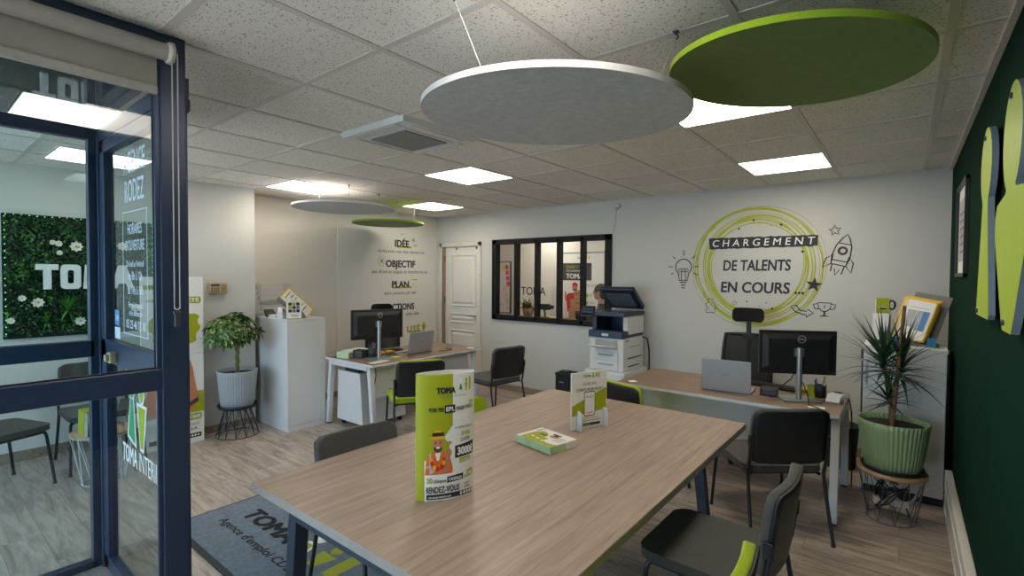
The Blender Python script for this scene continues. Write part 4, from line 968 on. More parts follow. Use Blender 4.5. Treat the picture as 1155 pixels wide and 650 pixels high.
# ------------------------------------------------------------------ monitors, laptops, desk clutter
def monitor(label, loc, rz, w, h, z0, group):
    t = thing('computer_monitor', label, 'monitor', loc, rz, group)
    MB().box(-w/2, w/2, -.008, .014, z0, z0+h).obj('screen_housing', 'bplas', t, bev=.004)
    MB().hexa([(-w/2+.02, -.008, z0+.03), (w/2-.02, -.008, z0+.03), (w/2-.02, -.008, z0+h-.02), (-w/2+.02, -.008, z0+h-.02)], [(-w/2+.06, -.03, z0+.06), (w/2-.06, -.03, z0+.06), (w/2-.06, -.03, z0+h-.06), (-w/2+.06, -.03, z0+h-.06)]).box(-w*.22, w*.24, -.036, -.01, z0+.012, z0+.062).obj('rear_cover', 'bplas2', t, bev=.003)
    MB().box(-w/2+.006, w/2-.006, .0142, .0148, z0+.012, z0+h-.006).obj('screen', 'scr', t)
    X = frame((.02, -.0315, z0+h-.075), (1, 0, 0), (0, 0, 1)); X = frame((.02, -.0315, z0+h-.062), (1, 0, 0), (0, 0, 1))
    m = MB(); m.ribbon([(.026*cos(2*pi*i/28), .026*sin(2*pi*i/28)) for i in range(28)], .004, 0, X, 0, True); m.text('DELL', 0, -.006, .012, .036, 0, X, 0, 'c', .02); m.obj('logo', 'greyp', t)
    MB().tube([(0, -.052, .012), (0, -.052, z0+h*.62)], .019, 20).obj('stand_column', 'silver', t)
    MB().box(-.03, .03, -.052, -.01, z0+h*.42, z0+h*.60).obj('stand_mount', 'silver', t)
    MB().box(-.125, .125, -.13, .07, .0, .011).obj('stand_base', 'silver', t, bev=.003)
    return t
MG = 'black monitors seen from behind'
monitor('black monitor on silver stand on the right desk, seen from behind', (-.625, 4.20, .74), radians(28), .53, .325, .185, MG)
monitor('black monitor on silver stand on the far left desk, seen from behind', (-4.43, 3.25, .74), radians(73), .565, .315, .215, MG)
def laptop(label, loc, rz, lean, group, w=.36, h=.245):
    t = thing('laptop', label, 'laptop', loc, rz, group)
    MB().box(-w/2, w/2, 0, .24, .002, .016).obj('base', 'lapsil', t, bev=.004)
    MB().box(-w/2+.02, w/2-.02, .05, .15, .016, .018).obj('keyboard', 'bplas', t)
    X = T(0, 0, .012) @ RX(lean)
    ld_ = MB().box(-w/2, w/2, -.008, 0, 0, h, 0, X).obj('lid', 'lapsil', t, bev=.003)
    MB().box(-w/2+.008, w/2-.008, 0.0002, .0012, .012, h-.008, 0, X).obj('screen', 'scr', ld_)
    MB().text('DELL', 0, h*.5, .012, .036, 0, X @ frame((0, -.0085, 0), (1, 0, 0), (0, 0, 1)), 0, 'c', .015).obj('logo', 'greyink', ld_)
    return t
LG = 'open silver laptops seen from behind'
laptop('open silver laptop on the right desk, lid towards the viewer', (-1.09, 4.075, .74), radians(4), radians(5), LG)
laptop('open silver laptop on the far left desk, lid towards the viewer', (-4.37, 3.79, .74), radians(93), radians(9), LG, .385)
# right desk clutter
kb = W('keyboard', 'black keyboard lying on the right desk behind the laptop', 'keyboard', (-.86, 4.5, .74))
KX = T(-.85, 4.50, .74) @ RZ(radians(-14))
kb.part(MB().box(-.2, .2, -.065, .065, .002, .02, 0, KX), 'case', 'bplas', bev=.004)
b = MB()
for r in range(5):
    for c in range(15): b.box(-.192+.0257*c, -.17+.0257*c, -.058+.023*r, -.039+.023*r, .02, .026, 0, KX)
kb.part(b, 'key_bed', 'bplas2')
dk = W('docking_station', 'small grey and black docking station beside the right laptop', 'docking station', (-.80, 4.2, .74))
DX = T(-.805, 4.19, .74) @ RZ(radians(5))
dk.part(MB().box(-.06, .06, -.05, .05, .002, .06, 0, DX), 'body', 'bplas', bev=.005); dk.part(MB().box(-.04, .055, -.056, -.05, .01, .055, 0, DX), 'front_plate', 'dgrey', bev=.002)
tag(MB().tube([(-.8, 4.25, .77), (-.74, 4.32, .80), (-.68, 4.30, .86), (-.64, 4.24, .93)], .004, 6).obj('cable', 'bplas'), 'black cable looping from the docking station up to the right monitor', 'cable')
tag(MB().tube([(-.64, 4.24, .93), (-.58, 4.19, .86), (-.54, 4.14, .78), (-.52, 4.02, .745), (-.45, 3.97, .745)], .004, 6).obj('cable', 'bplas'), 'black cable hanging from the right monitor across the desk front', 'cable')
tag(MB().tube([(-.36, 4.45, .75), (-.31, 4.42, .735), (-.295, 4.40, .65), (-.29, 4.38, .5), (-.285, 4.4, .1)], .0045, 6).obj('cable', 'bplas'), 'black cable running over the right end of the right desk', 'cable')
def pot_of_pens(label, x, y, r, h, cols, mesh='bplas', n0=12):
    t = W('pen_holder', label, 'pen holder', (x, y, .74))
    b = MB().lathe([(0, .003), (r, .003), (r, h), (r-.003, h), (r-.003, .006), (0, .006)], (x, y, .74), n0); t.part(b, 'cup', mesh)
    rn = random.Random(int(x*100))
    for k, c in enumerate(cols):
        a = rn.uniform(0, 6.28); q = r*.55
        p0 = (x+q*cos(a)*.5, y+q*sin(a)*.5, .75); L = h+rn.uniform(.03, .07)
        p1 = (x+q*1.7*cos(a), y+q*1.7*sin(a), .74+L)
        t.part(MB().tube([p0, p1], .0045, 6), 'pen', c)
    return t
pot_of_pens('black pen holder with pens and lime highlighter on the right desk', -.49, 4.36, .04, .095, ['bluep', 'redp', 'ink', 'trunk', 'grn_sock', 'bluep'])
tag(MB().box(-.02, .02, -.008, .008, 0, .1, 0, T(-.535, 4.30, .742) @ RY(-.15)).obj('highlighter', 'lime', bev=.003), 'lime highlighter leaning against the pen holder on the right desk', 'highlighter')
b = W('sticky_note_block', 'small colourful block of sticky notes beside the right monitor stand', 'sticky notes', (-.62, 4.38, .74))
for k, c in enumerate(('yellowr', 'redp', 'grn_sock', 'yellowr')): b.part(MB().box(-.66, -.575, 4.37, 4.42, .741+.012*k, .753+.012*k), 'note_pad', c)
cs = W('card_stack', 'pile of white business cards leaning in a holder at the right desk corner', 'business cards', (-.40, 4.26, .74))
for k in range(7):
    cs.part(MB().box(-.045, .045, -.001, .001, 0, .055, 0, T(-.40+.004*k, 4.22+.012*k, .745) @ RZ(-.3) @ RX(-.55+.06*k)), 'card', 'paper')
cs.part(MB().box(-.455, -.345, 4.20, 4.31, .741, .747), 'holder', 'acry')
tag(MB().box(-.05, .05, -.03, .03, 0, .002, 0, T(-.47, 4.0, .7405) @ RZ(.1)).obj('paper_card', 'paper'), 'white card lying at the front edge of the right desk', 'card')
tag(MB().lathe([(0, 0), (.045, 0), (.045, .004), (0, .004)], (-1.82, 3.96, .7405), 4).obj('paper_card', 'paper'), 'white card lying at the left end of the right desk', 'card')
# left desk clutter
DLX = lambda x, y, a=0: T(x, y, .74) @ RZ(a)
lf = W('flyer_stack', 'stack of lime flyers at the near corner of the far left desk', 'flyers', (-4.74, 3.06, .74))
lf.part(MB().box(-.08, .08, -.055, .055, .001, .06, 0, DLX(-4.74, 3.07, .3)), 'flyer_block', 'flyerside'); lf.part(MB().box(-.08, .08, -.055, .055, .06, .063, 0, DLX(-4.74, 3.07, .3)), 'top_flyer', 'paper')
pt = W('paper_stack', 'loose white papers with orange edge behind the flyers on the left desk', 'papers', (-4.82, 3.2, .74))
for k, c in enumerate(('paper', 'yellowr', 'paper')): pt.part(MB().box(-.1, .1, -.14, .14, .001+.02*k, .02+.02*k, 0, DLX(-4.82, 3.24, .1+.08*k)), 'sheet_pile', c)
og = W('desk_organiser', 'dark grey desk organiser with pens on the far left desk', 'desk organiser', (-4.62, 3.16, .74))
b = MB(); X = DLX(-4.62, 3.17, .25)
b.box(-.06, .06, -.05, -.047, .002, .085, 0, X).box(-.06, .06, .047, .05, .002, .085, 0, X).box(-.06, -.057, -.047, .047, .002, .085, 0, X).box(.057, .06, -.047, .047, .002, .085, 0, X).box(-.057, .057, -.047, .047, .002, .006, 0, X)
og.part(b, 'box', 'dgrey')
pot_of_pens('pen holder full of colourful pens on the far left desk', -4.55, 3.27, .042, .1, ['bluep', 'grn_sock', 'ink', 'pinkp', 'pinkp', 'bluep', 'grn_sock'], 'dgrey')
rb = W('sticky_note_block', 'rainbow block of sticky notes behind the left monitor stand', 'sticky notes', (-4.55, 3.42, .74))
for k, c in enumerate(('grn_sock', 'bluep', 'redp', 'yellowr')): rb.part(MB().box(-4.60, -4.50, 3.34, 3.54, .741+.011*k, .752+.011*k), 'note_pad', c)
for k, (x, y, a, lab) in enumerate(((-4.37, 3.44, .3, 'yellow note lying beside the left laptop'), (-4.45, 3.62, .7, 'yellow note lying behind the left laptop'))):
    tag(MB().box(-.04, .04, -.05, .05, 0, .002, 0, DLX(x, y, a) @ T(0, 0, .0008)).obj('sticky_note', 'postit'), lab, 'sticky note')
tag(MB().box(-.05, .05, -.12, .12, 0, .002, 0, DLX(-4.25, 3.14, .2) @ T(0, 0, .0008)).obj('paper_card', 'paper'), 'white paper in front of the left monitor base', 'card')
tag(MB().lathe([(0, 0), (.05, 0), (.05, .006), (0, .006)], (-4.2, 4.46, .7405), 20).obj('coaster', 'paper'), 'round white coaster at the far end of the left desk', 'coaster')
kb2 = copy_tree(kb.e, (-4.74, 3.58, .74), pi/2, 'black keyboard lying on the far left desk behind the monitor', None)
tag(MB().tube([(-4.30, 4.02, .748), (-4.25, 4.08, .748), (-4.26, 4.2, .748), (-4.4, 4.22, .748)], .004, 6).obj('cable', 'bplas'), 'black cable curled beside the left laptop', 'cable')
tag(MB().tube([(-4.46, 3.20, .98), (-4.40, 3.25, .88), (-4.33, 3.30, .80), (-4.42, 3.5, .745)], .004, 6).obj('cable', 'bplas'), 'black cable hanging below the left monitor', 'cable')

# ------------------------------------------------------------------ doormat
mt = W('doormat', 'slate grey branded doormat on the floor beside the glazed entrance', 'doormat', (-2.7, 1.43, 0))
mt.part(MB().box(-3.72, -1.80, 1.10, 1.755, .0, .008), 'rubber_edge', 'matedge', bev=.003)
mt.part(MB().box(-3.70, -1.82, 1.135, 1.735, .006, .0105), 'carpet', 'mat')
FM = frame((0, 0, .0115), (1, 0, 0), (0, 1, 0))
b = MB()
b.text('TOMA', -3.50, 1.46, .125, .60, 0, FM, 0, 'l', .06, .15)
b.text("Agence d'emploi CDD, CDI, intérim", -3.53, 1.325, .055, 1.5, 0, FM, 0, 'l', .02, .12)
b.poly([(-2.86, 1.45), (-2.70, 1.45), (-2.74, 1.58), (-2.82, 1.58)], 1, FM); b.disc(-2.78, 1.63, .045, .045, 1, FM); b.poly([(-2.84, 1.465), (-2.72, 1.465), (-2.755, 1.56), (-2.805, 1.56)], 2, FM, .0005)
b.poly([(-2.66, 1.57), (-2.52, 1.57), (-2.56, 1.44), (-2.62, 1.44)], 2, FM); b.disc(-2.59, 1.62, .04, .04, 2, FM); b.rect(-2.47, -2.38, 1.44, 1.66, 2, FM)
mt.part(b, 'print', ['inkmat', 'wink', 'lime'])

# ------------------------------------------------------------------ printed totem by the pillar
to = W('advertising_totem', 'tall printed cardboard totem with worker and lime patches beside the pillar', 'advertising stand', (-5.40, 1.66, 0))
PX = frame((-5.385, 0, 0), (0, 1, 0), (0, 0, 1)); p0, p1 = 1.40, 1.907
to.part(MB().box(-5.41, -5.386, p0, p1, 0, .865).box(-5.41, -5.386, p0, p1, .867, 1.61), 'panel', 'paper', bev=.002)
b = MB(); z = .0012
b.rect(p0, p1, .295, .50, 0, PX, z)
b.poly(smooth_poly([(1.46, 1.22), (1.58, 1.28), (1.72, 1.26), (1.88, 1.25), (1.85, 1.17), (1.89, 1.12), (1.83, 1.05), (1.85, .98), (1.70, .96), (1.60, 1.0), (1.48, .99), (1.50, 1.08), (1.44, 1.12)], 1), 0, PX, z)
b.rect(1.42, 1.56, 1.49, 1.53, 0, PX, z); b.poly(rrect(1.755, 1.885, 1.355, 1.42, .02), 0, PX, z)
b.text('ÉTÉ', 1.82, 1.37, .036, .1, 3, PX, z+.001, 'c', .02); b.text('EN MODE', 1.74, 1.375, .024, .13, 1, PX, z, 'r', .01); b.text('TOMA', 1.45, 1.495, .036, .16, 1, PX, z, 'l', .02)
b.text('POSE TES EPI', 1.44, 1.375, .024, .16, 1, PX, z, 'l', .01)
b.poly(rrect(1.70, 1.78, .97, 1.16, .012), 1, PX, z+.001)
b.text('de', 1.765, .235, .034, .05, 1, PX, z, 'r', .01); b.poly(rrect(1.775, 1.885, .222, .285, .015), 0, PX, z); b.text('150€', 1.83, .238, .034, .09, 3, PX, z+.001, 'c', .03)
b.text('EN AGENCE', 1.865, .17, .022, .14, 2, PX, z, 'r', .0); b.text('DU SUR...', 1.865, .125, .026, .13, 1, PX, z, 'r', .01)
b.rect(1.45, 1.88, .05, .092, 1, PX, z)
for k in range(6): b.disc(1.855-.026*k, .071, .0095, None, 3, PX, z+.001, 12)
to.part(b, 'print', ['lime', 'ink', 'greyink', 'wink'])
b = MB()
b.poly(smooth_poly([(1.42, .30), (1.42, .52), (1.52, .72), (1.62, .76), (1.70, .62), (1.80, .60), (1.86, .48), (1.84, .36), (1.74, .30)], 1), 0, PX, .0030)
b.poly(smooth_poly([(1.60, .62), (1.66, .64), (1.74, .86), (1.80, .80), (1.84, .52), (1.86, .42), (1.80, .37), (1.72, .42)], 1), 1, PX, .0036)
b.poly([(1.74, .34), (1.86, .40), (1.85, .44), (1.73, .37)], 2, PX, .0042)
to.part(b, 'printed_worker', ['orange', 'skinp', 'dgrey'])
# intercom on the pillar
ic = W('intercom', 'beige intercom box mounted on the cream pillar', 'intercom', (-5.56, 2.10, 1.49))
ic.part(MB().box(-5.56, -5.525, 2.02, 2.185, 1.437, 1.547), 'housing', 'cream', bev=.004)
b = MB(); X = frame((-5.5245, 0, 0), (0, 1, 0), (0, 0, 1)); b.rect(2.03, 2.11, 1.51, 1.535, 0, X)
for r in range(3):
    for c in range(4): b.rect(2.032+.02*c, 2.046+.02*c, 1.45+.018*r, 1.462+.018*r, 0, X)
for k in range(7): b.rect(2.125, 2.175, 1.45+.012*k, 1.455+.012*k, 0, X)
ic.part(b, 'keypad', 'dgrey')
si = W('siren', 'small round cream alarm sounder high on the left wall by the pillar', 'alarm', (XL, 2.56, 2.46))
X = frame((XL, 2.56, 2.47), (0, 1, 0), (0, 0, 1))
si.part(MB().lathe([(0, 0), (.05, 0), (.05, .04), (.035, .06), (0, .065)], (0, 0, 0), 24, 0, X), 'housing', 'cream')

# ------------------------------------------------------------------ plants
def wire_stand(t, c, r0, z0, r1, z1, mat, n=12, wr=.003, zig=True):
    b = MB()
    for r, z in ((r0, z0), (r1, z1)): b.tube([(c[0]+r*cos(2*pi*i/40), c[1]+r*sin(2*pi*i/40), z) for i in range(40)], wr*1.25, 6, closed=True)
    t.part(b, 'ring', mat)
    b = MB()
    for i in range(n):
        a = 2*pi*i/n; d = 2*pi/n
        P = lambda ang, r, z: (c[0]+r*cos(ang), c[1]+r*sin(ang), z)
        b.tube([P(a, r0, z0), P(a+(d*.5 if zig else 0), r1, z1)], wr, 5); b.tube([P(a, r0, z0), P(a-(d*.5 if zig else 0), r1, z1)], wr, 5)
        if i % 2 == 0: b.tube([P(a, r0, z0), P(a+d*.9, (r0+r1)/2, (z0+z1)/2), P(a, r1, z1)], wr*.9, 5)
    t.part(b, 'wire_lattice', mat)
wc_ = (-5.315, 2.19)
ws = W('plant_stand', 'flared black wire plant stand in front of the pillar', 'plant stand', (*wc_, 0))
wire_stand(ws, wc_, .195, .006, .115, .285, 'wireb', 13)
ws.part(MB().lathe([(0, .286), (.175, .286), (.185, .318), (.176, .318), (.168, .296), (0, .294)], (*wc_, 0), 40), 'tray', 'bplas')
pl = W('potted_schefflera', 'potted umbrella plant in a ribbed grey-blue pot on the wire stand', 'potted plant', (*wc_, .30))
zb = .297; N = 96
prof = [(0, zb), (.135, zb), (.15, zb+.02), (.158, zb+.1), (.178, zb+.33), (.186, zb+.365), (.178, zb+.368), (.170, zb+.33)]
pl.part(MB().lathe(prof, (*wc_, 0), 264, 0, None, 44, .035), 'pot', 'pot_g')
pl.part(MB().lathe([(0, zb+.335), (.172, zb+.33)], (*wc_, 0), 32), 'soil', 'soil')
b = MB()
for ph in (0, 2.1, 4.2): b.tube([(wc_[0]+.012*cos(ph+z*26), wc_[1]+.012*sin(ph+z*26), zb+.33+z) for z in [.03*i for i in range(11)]], .011, 6)
pl.part(b, 'braided_trunk', 'bark')
rn = random.Random(11); b = MB(); st = MB()
cz = 1.07
for k in range(62):
    # points in a flattened crown
    while True:
        x, y, z = rn.uniform(-1, 1), rn.uniform(-1, 1), rn.uniform(-1, 1)
        q = x*x+y*y+z*z
        if .12 < q < 1: break
    c = Vector((wc_[0]+.02+.225*x, wc_[1]-.05+.26*y, cz+.15*z+.035*(1-x*x-y*y)))
    out = Vector((x+rn.uniform(-.5, .5), y+rn.uniform(-.5, .5), z*.8+.6)).normalized()
    a = out.cross(Vector((0, 0, 1))); a = a.normalized() if a.length > .1 else Vector((1, 0, 0)); e = out.cross(a)
    if k % 3 == 0: st.tube([(wc_[0], wc_[1], .93), ((wc_[0]+c.x)/2, (wc_[1]+c.y)/2, c.z-.03), c], .0025, 5)
    L = rn.uniform(.085, .125); nl = 8
    for i in range(nl):
        th = 2*pi*i/nl+rn.uniform(-.2, .2); d = (a*cos(th)+e*sin(th)); droop = out*(-.25*L*rn.uniform(.2, 1.6))+Vector((0, 0, -.012))
        s_ = d.cross(out)*L*.135; tip = c+d*L+droop; m1 = c+d*L*.35+out*.004; m2 = c+d*L*.7+droop*.35
        b.add([c+d*.01, m1-s_, m2-s_*1.05, tip, m2+s_*1.05, m1+s_, m1-out*.004, m2-out*.004], [(0, 1, 6), (1, 2, 7, 6), (2, 3, 7), (0, 6, 5), (6, 7, 4, 5), (7, 3, 4)], 0, False)
pl.part(st, 'branch', 'bark'); pl.part(b, 'foliage', 'schef')
tag(MB().tube([(-5.53, 2.44, .012), (-5.535, 2.3, .01), (-5.53, 2.12, .01), (-5.48, 1.98, .01), (-5.50, 1.93, .05), (-5.535, 1.96, .2)], .006, 6).obj('cable', 'trunk'), 'white cable curling on the floor beside the black wire plant stand', 'cable')

yc = (-.05, 4.235)
yt = W('wire_side_table', 'wire basket side table with oak top holding the green pot, full of cables', 'side table', (*yc, 0))
wire_stand(yt, yc, .135, .005, .185, .318, 'wire', 9, .0026)
yt.part(MB().lathe([(0, .32), (.195, .32), (.195, .342), (0, .342)], (*yc, 0), 48), 'table_top', 'oak')
yp = W('potted_dracaena', 'dragon tree in a ribbed pale green pot on the wire side table', 'potted plant', (*yc, .342))
yp.part(MB().lathe([(0, .343), (.165, .343), (.178, .372), (.17, .372), (.158, .352), (0, .35)], (*yc, 0), 40), 'saucer', 'bplas')
zb = .352
yp.part(MB().lathe([(0, zb), (.142, zb), (.155, zb+.012), (.170, zb+.1), (.192, zb+.29), (.198, zb+.325), (.190, zb+.328), (.184, zb+.29)], (*yc, 0), 276, 0, None, 46, .035), 'pot', 'pot_l')
yp.part(MB().lathe([(0, zb+.295), (.185, zb+.29)], (*yc, 0), 32), 'soil', 'soil')
sx, sy = yc
b = MB(); b.tube([(sx-.01, sy+.02, .63), (sx-.02, sy+.015, .85), (sx-.055, sy-.0, 1.02)], .012, 8)
yp.part(b, 'trunk', 'bark2')
b = MB(); b.tube([(sx+.02, sy-.02, .63), (sx+.03, sy-.01, .8), (sx-.075, sy+.03, .83), (sx-.12, sy+.04, .86)], .006, 8)
yp.part(MB().tube([(sx-.005, sy-.02, .62), (sx+.045, sy-.01, 1.46)], [.013, .011], 8), 'stake', 'bark2', label='brown support cane')
b = MB(); rn = random.Random(21)
def strap(b, c, d, L, w, droop):
    pts = []; n = 7; p = Vector(c); dd_ = Vector(d).normalized()
    for i in range(n+1):
        pts.append(p.copy()); p = p+dd_*(L/n); dd_ = (dd_+Vector((0, 0, -droop/n))).normalized()
    vs = []
    for i, q in enumerate(pts):
        t_ = (pts[min(i+1, n)]-pts[max(i-1, 0)]).normalized(); s_ = t_.cross(Vector((0, 0, 1)))
        s_ = s_.normalized() if s_.length > .05 else Vector((1, 0, 0))
        u_ = s_.cross(t_); ww = w*(.55+.45*sin(pi*min(1, .25+i/n)))*(1-(i/n)**2.2)+.0006
        vs += [q-s_*ww+u_*ww*.35, q, q+s_*ww+u_*ww*.35]
    fs = []
    for i in range(n): a = 3*i; fs += [(a, a+1, a+4, a+3), (a+1, a+2, a+5, a+4)]
    b.add(vs, fs, 0, True)
for (cx_, cy_, cz_, h_, n_, Lm) in ((sx-.06, sy, 1.02, .12, 62, .36), (sx+.04, sy+.01, .98, .16, 46, .34), (sx-.03, sy+.02, .80, .08, 34, .24)):
    for k in range(n_):
        a = 2.399*k+rn.uniform(-.2, .2); el = radians(80-95*k/n_+rn.uniform(-10, 10))
        d = (cos(a)*cos(el), sin(a)*cos(el), sin(el))
        strap(b, (cx_, cy_, cz_+h_*(1-k/n_)-.03), d, min(Lm*rn.uniform(.75, 1.08), (.25-cx_)/max(.05, cos(a)*max(.3, cos(el)))), .0105, rn.uniform(.35, 1.0)*(1-.55*sin(max(0, el))))
yp.part(b, 'foliage', 'drac')
# cables and power strip inside the wire table
psx = W('power_strip', 'white power strip with plugs inside the wire side table', 'power strip', (-.03, 4.23, .11))
psx.part(MB().box(-.12, .08, -.028, .028, .10, .145, 0, T(-.03, 4.23, 0) @ RZ(.25)), 'body', 'trunk', bev=.006)
for k in range(3): psx.part(MB().box(-.09+.06*k, -.05+.06*k, -.024, .02, .145, .185, 0, T(-.03, 4.23, 0) @ RZ(.25)), 'plug', 'bplas' if k != 1 else 'trunk', bev=.004)
for k in range(5):
    r_ = random.Random(k); pts = [(yc[0]+.11*cos(a*.9+k)*r_.uniform(.6, 1.), yc[1]+.11*sin(a*.9+k)*r_.uniform(.6, 1.), .03+.22*abs(sin(a*.7+k))) for a in range(8)]
    # rounded loops
    q = pts
    for _ in range(2): q = [q[0]]+[w_2 for i in range(len(q)-1) for w_2 in (tuple(.75*q[i][j]+.25*q[i+1][j] for j in range(3)), tuple(.25*q[i][j]+.75*q[i+1][j] for j in range(3)))]+[q[-1]]
    tag(MB().tube(q, .005, 6).obj('cable', 'bplas'), 'black cable coiled inside the wire side table', 'cable', 'black cables coiled inside the wire side table')
for k, zz in enumerate((.16, .12)):
    tag(MB().tube([(.05, 4.25, .13), (.11, 4.36, zz+.05), (.16, 4.5, zz+.06), (.24, 4.58, zz)], .0045, 6).obj('cable', 'trunk'), ['upper white cable running from the wire side table to the wall trunking', 'lower white cable running from the wire side table to the wall trunking'][k], 'cable')

# ------------------------------------------------------------------ white counter cabinet, left
cb = W('counter_cabinet', 'tall white counter cabinet by the cream pillar', 'cabinet', (-5.45, 2.75, 0))
cx0, cx1, cy0, cy1 = -5.94, -4.97, 2.535, 2.965
cb.part(MB().box(cx0, cx1, cy0, cy1, .055, 1.15), 'body', 'white', bev=.002)
cb.part(MB().box(cx0-.0, cx1+.002, cy0-.002, cy1, 1.152, 1.17), 'top', 'white', bev=.002)
cb.part(MB().box(cx0, cx1-.003, cy0+.003, cy1, 0, .053), 'plinth', 'white')
# clear brochure rack
br = W('brochure_rack', 'clear acrylic tiered brochure rack at the back of the white counter', 'brochure rack', (-5.66, 2.74, 1.17))
for k in range(6):
    z = 1.175+.058*k; x = -5.58-.03*k
    t_ = br.part(MB().box(x-.003, x, 2.56, 2.90, z, z+.05).box(x-.05, x, 2.56, 2.90, z, z+.003), 'tier', 'acry')
    br.part(MB().box(x-.03, x-.006, 2.575, 2.885, z+.004, z+.036), 'leaflet', 'paper' if k != 2 else 'greyp', t_)
br.part(MB().box(-5.79, -5.60, 2.555, 2.56, 1.17, 1.54).box(-5.79, -5.60, 2.90, 2.905, 1.17, 1.54), 'side_panel', 'acry')
# tilted display leaf with yellow rim
dl = W('display_leaf', 'yellow-rimmed document display leaf tilted on the white counter', 'document display', (-5.12, 2.70, 1.17))
A_, B_, C_, D_ = Vector((-5.14, 2.50, 1.443)), Vector((-5.16, 2.65, 1.505)), Vector((-5.1, 2.905, 1.255)), Vector((-5.1, 2.75, 1.195))
ux = (C_-B_).normalized(); vy = (A_-B_); vy = (vy-ux*vy.dot(ux)).normalized(); wn_ = ux.cross(vy)
if wn_.x < 0: wn_ = -wn_
LXm = Matrix(((ux.x, vy.x, wn_.x, B_.x), (ux.y, vy.y, wn_.y, B_.y), (ux.z, vy.z, wn_.z, B_.z), (0, 0, 0, 1))); LW_, LH = (C_-B_).length, .17
b = MB(); b.box(0, LW_, 0, .012, -.003, .003, 0, LXm).box(0, LW_, LH-.012, LH, -.003, .003, 0, LXm).box(0, .012, .012, LH-.012, -.003, .003, 0, LXm).box(LW_-.012, LW_, .012, LH-.012, -.003, .003, 0, LXm)
dl.part(b, 'rim', 'yellowr')
b = MB(); b.box(.012, LW_-.012, .012, LH-.012, -.001, .001, 0, LXm)
for k, (w_3, m_) in enumerate(((.10, 1), (.05, 2), (.11, 1), (.06, 2), (.10, 1), (.07, 2))): b.box(.04+.045*k, .052+.045*k, .03, .03+w_3, .001, .0018, m_, LXm)
dl.part(b, 'sheet', ['paper', 'lime', 'greyink'])
dl.part(MB().box(-.01, LW_*.75, LH-.01, LH+.03, -.008, .006, 0, LXm), 'hinge', 'fold')
dl.part(MB().hexa([(-5.16, 2.66, 1.1705), (-5.06, 2.66, 1.1705), (-5.06, 2.80, 1.1705), (-5.16, 2.80, 1.1705)], [(-5.13, 2.70, 1.25), (-5.09, 2.70, 1.25), (-5.09, 2.76, 1.25), (-5.13, 2.76, 1.25)]), 'stand_base', 'fold')
sg = W('photo_sign', 'small white sign with a grid of green and grey squares on the counter edge', 'sign', (-5.0, 2.615, 1.17))
SX = frame((-5.02, 2.555, 1.172), (.32, .95, 0), (-.05, .02, 1))
sg.part(MB().box(0, .145, 0, .20, -.012, 0, 0, SX), 'card', 'paper'); sg.part(MB().box(0, .145, -.002, .008, -.03, .004, 0, SX), 'foot', 'lime')
b = MB()
for r in range(3):
    for c in range(3): b.rect(.018+.038*c, .051+.038*c, .07+.036*r, .102+.036*r, 0 if (r, c) in ((2, 1), (1, 0)) else 1+(r+c) % 2, SX, .001)
b.rect(.03, .11, .185, .19, 2, SX, .001); b.rect(.04, .11, .04, .046, 2, SX, .001); b.rect(.05, .115, .025, .03, 2, SX, .001)
sg.part(b, 'print', ['lime', 'ink', 'greyink'])
lh = W('leaflet_holder', 'small white leaflet holder standing left of the photo sign on the counter', 'leaflet holder', (-5.18, 2.56, 1.17))
lh.part(MB().box(-.035, .035, -.04, .04, 1.171, 1.245, 0, T(-5.16, 2.585, 0) @ RZ(.3)), 'box', 'white', bev=.003)
for k in range(3): lh.part(MB().box(-.03, .03, -.03+.02*k, -.024+.02*k, 1.2, 1.29-.012*k, 0, T(-5.17, 2.585, 0) @ RZ(.3)), 'leaflet', ['paper', 'orange', 'greyp'][k])
tag(MB().hexa([(-5.50, 2.56, 1.171), (-5.40, 2.56, 1.171), (-5.40, 2.66, 1.171), (-5.50, 2.66, 1.171)], [(-5.54, 2.56, 1.25), (-5.53, 2.56, 1.25), (-5.53, 2.66, 1.25), (-5.54, 2.66, 1.25)]).obj('card_easel', 'dgrey'), 'dark grey card easel beside the brochure rack on the counter', 'easel')
tag(MB().box(-5.42, -5.27, 2.56, 2.66, 1.1705, 1.20).obj('paper_pile', 'paper'), 'low pile of white paper on the counter before the brochure rack', 'papers')

# ------------------------------------------------------------------ right cabinet and what stands on it
kc = W('storage_cabinet', 'white storage cabinet in the right corner behind the dragon tree', 'cabinet', (0, 4.95, 0))
ky = 4.66
kc.part(MB().box(-.245, .238, ky, 5.2, .06, 1.105), 'body', 'white', bev=.002); kc.part(MB().box(-.25, .245, ky-.005, 5.2, 1.107, 1.132), 'top', 'white', bev=.002)
kc.part(MB().box(-.24, .235, ky+.02, 5.2, 0, .058), 'plinth', 'bplas')
kd = kc.part(MB().box(-.242, .236, ky-.012, ky-.001, .065, 1.10), 'door', 'white', bev=.002)
kc.part(MB().box(-.235, -.222, ky-.035, ky-.012, .85, 1.0), 'handle', 'silver', kd)
kc.part(MB().box(-.262, -.245, ky+.02, ky+.05, 1.02, 1.09).box(-.258, -.245, ky+.02, ky+.06, .6, 1.0), 'latch', 'dgrey')
K = W('document_display', 'yellow-rimmed document display leaves leaning on the right cabinet', 'document display', (.05, 4.9, 1.132))
q0, q1 = Vector((-.095, 4.86, 1.20)), Vector((.10, 4.80, 1.165)); uu = (q1-q0).normalized(); vv = Vector((.05, .18, .33)); vv = (Vector((.045, .13, .31))); vv = (vv-uu*vv.dot(uu)).normalized(); ww = uu.cross(vv)
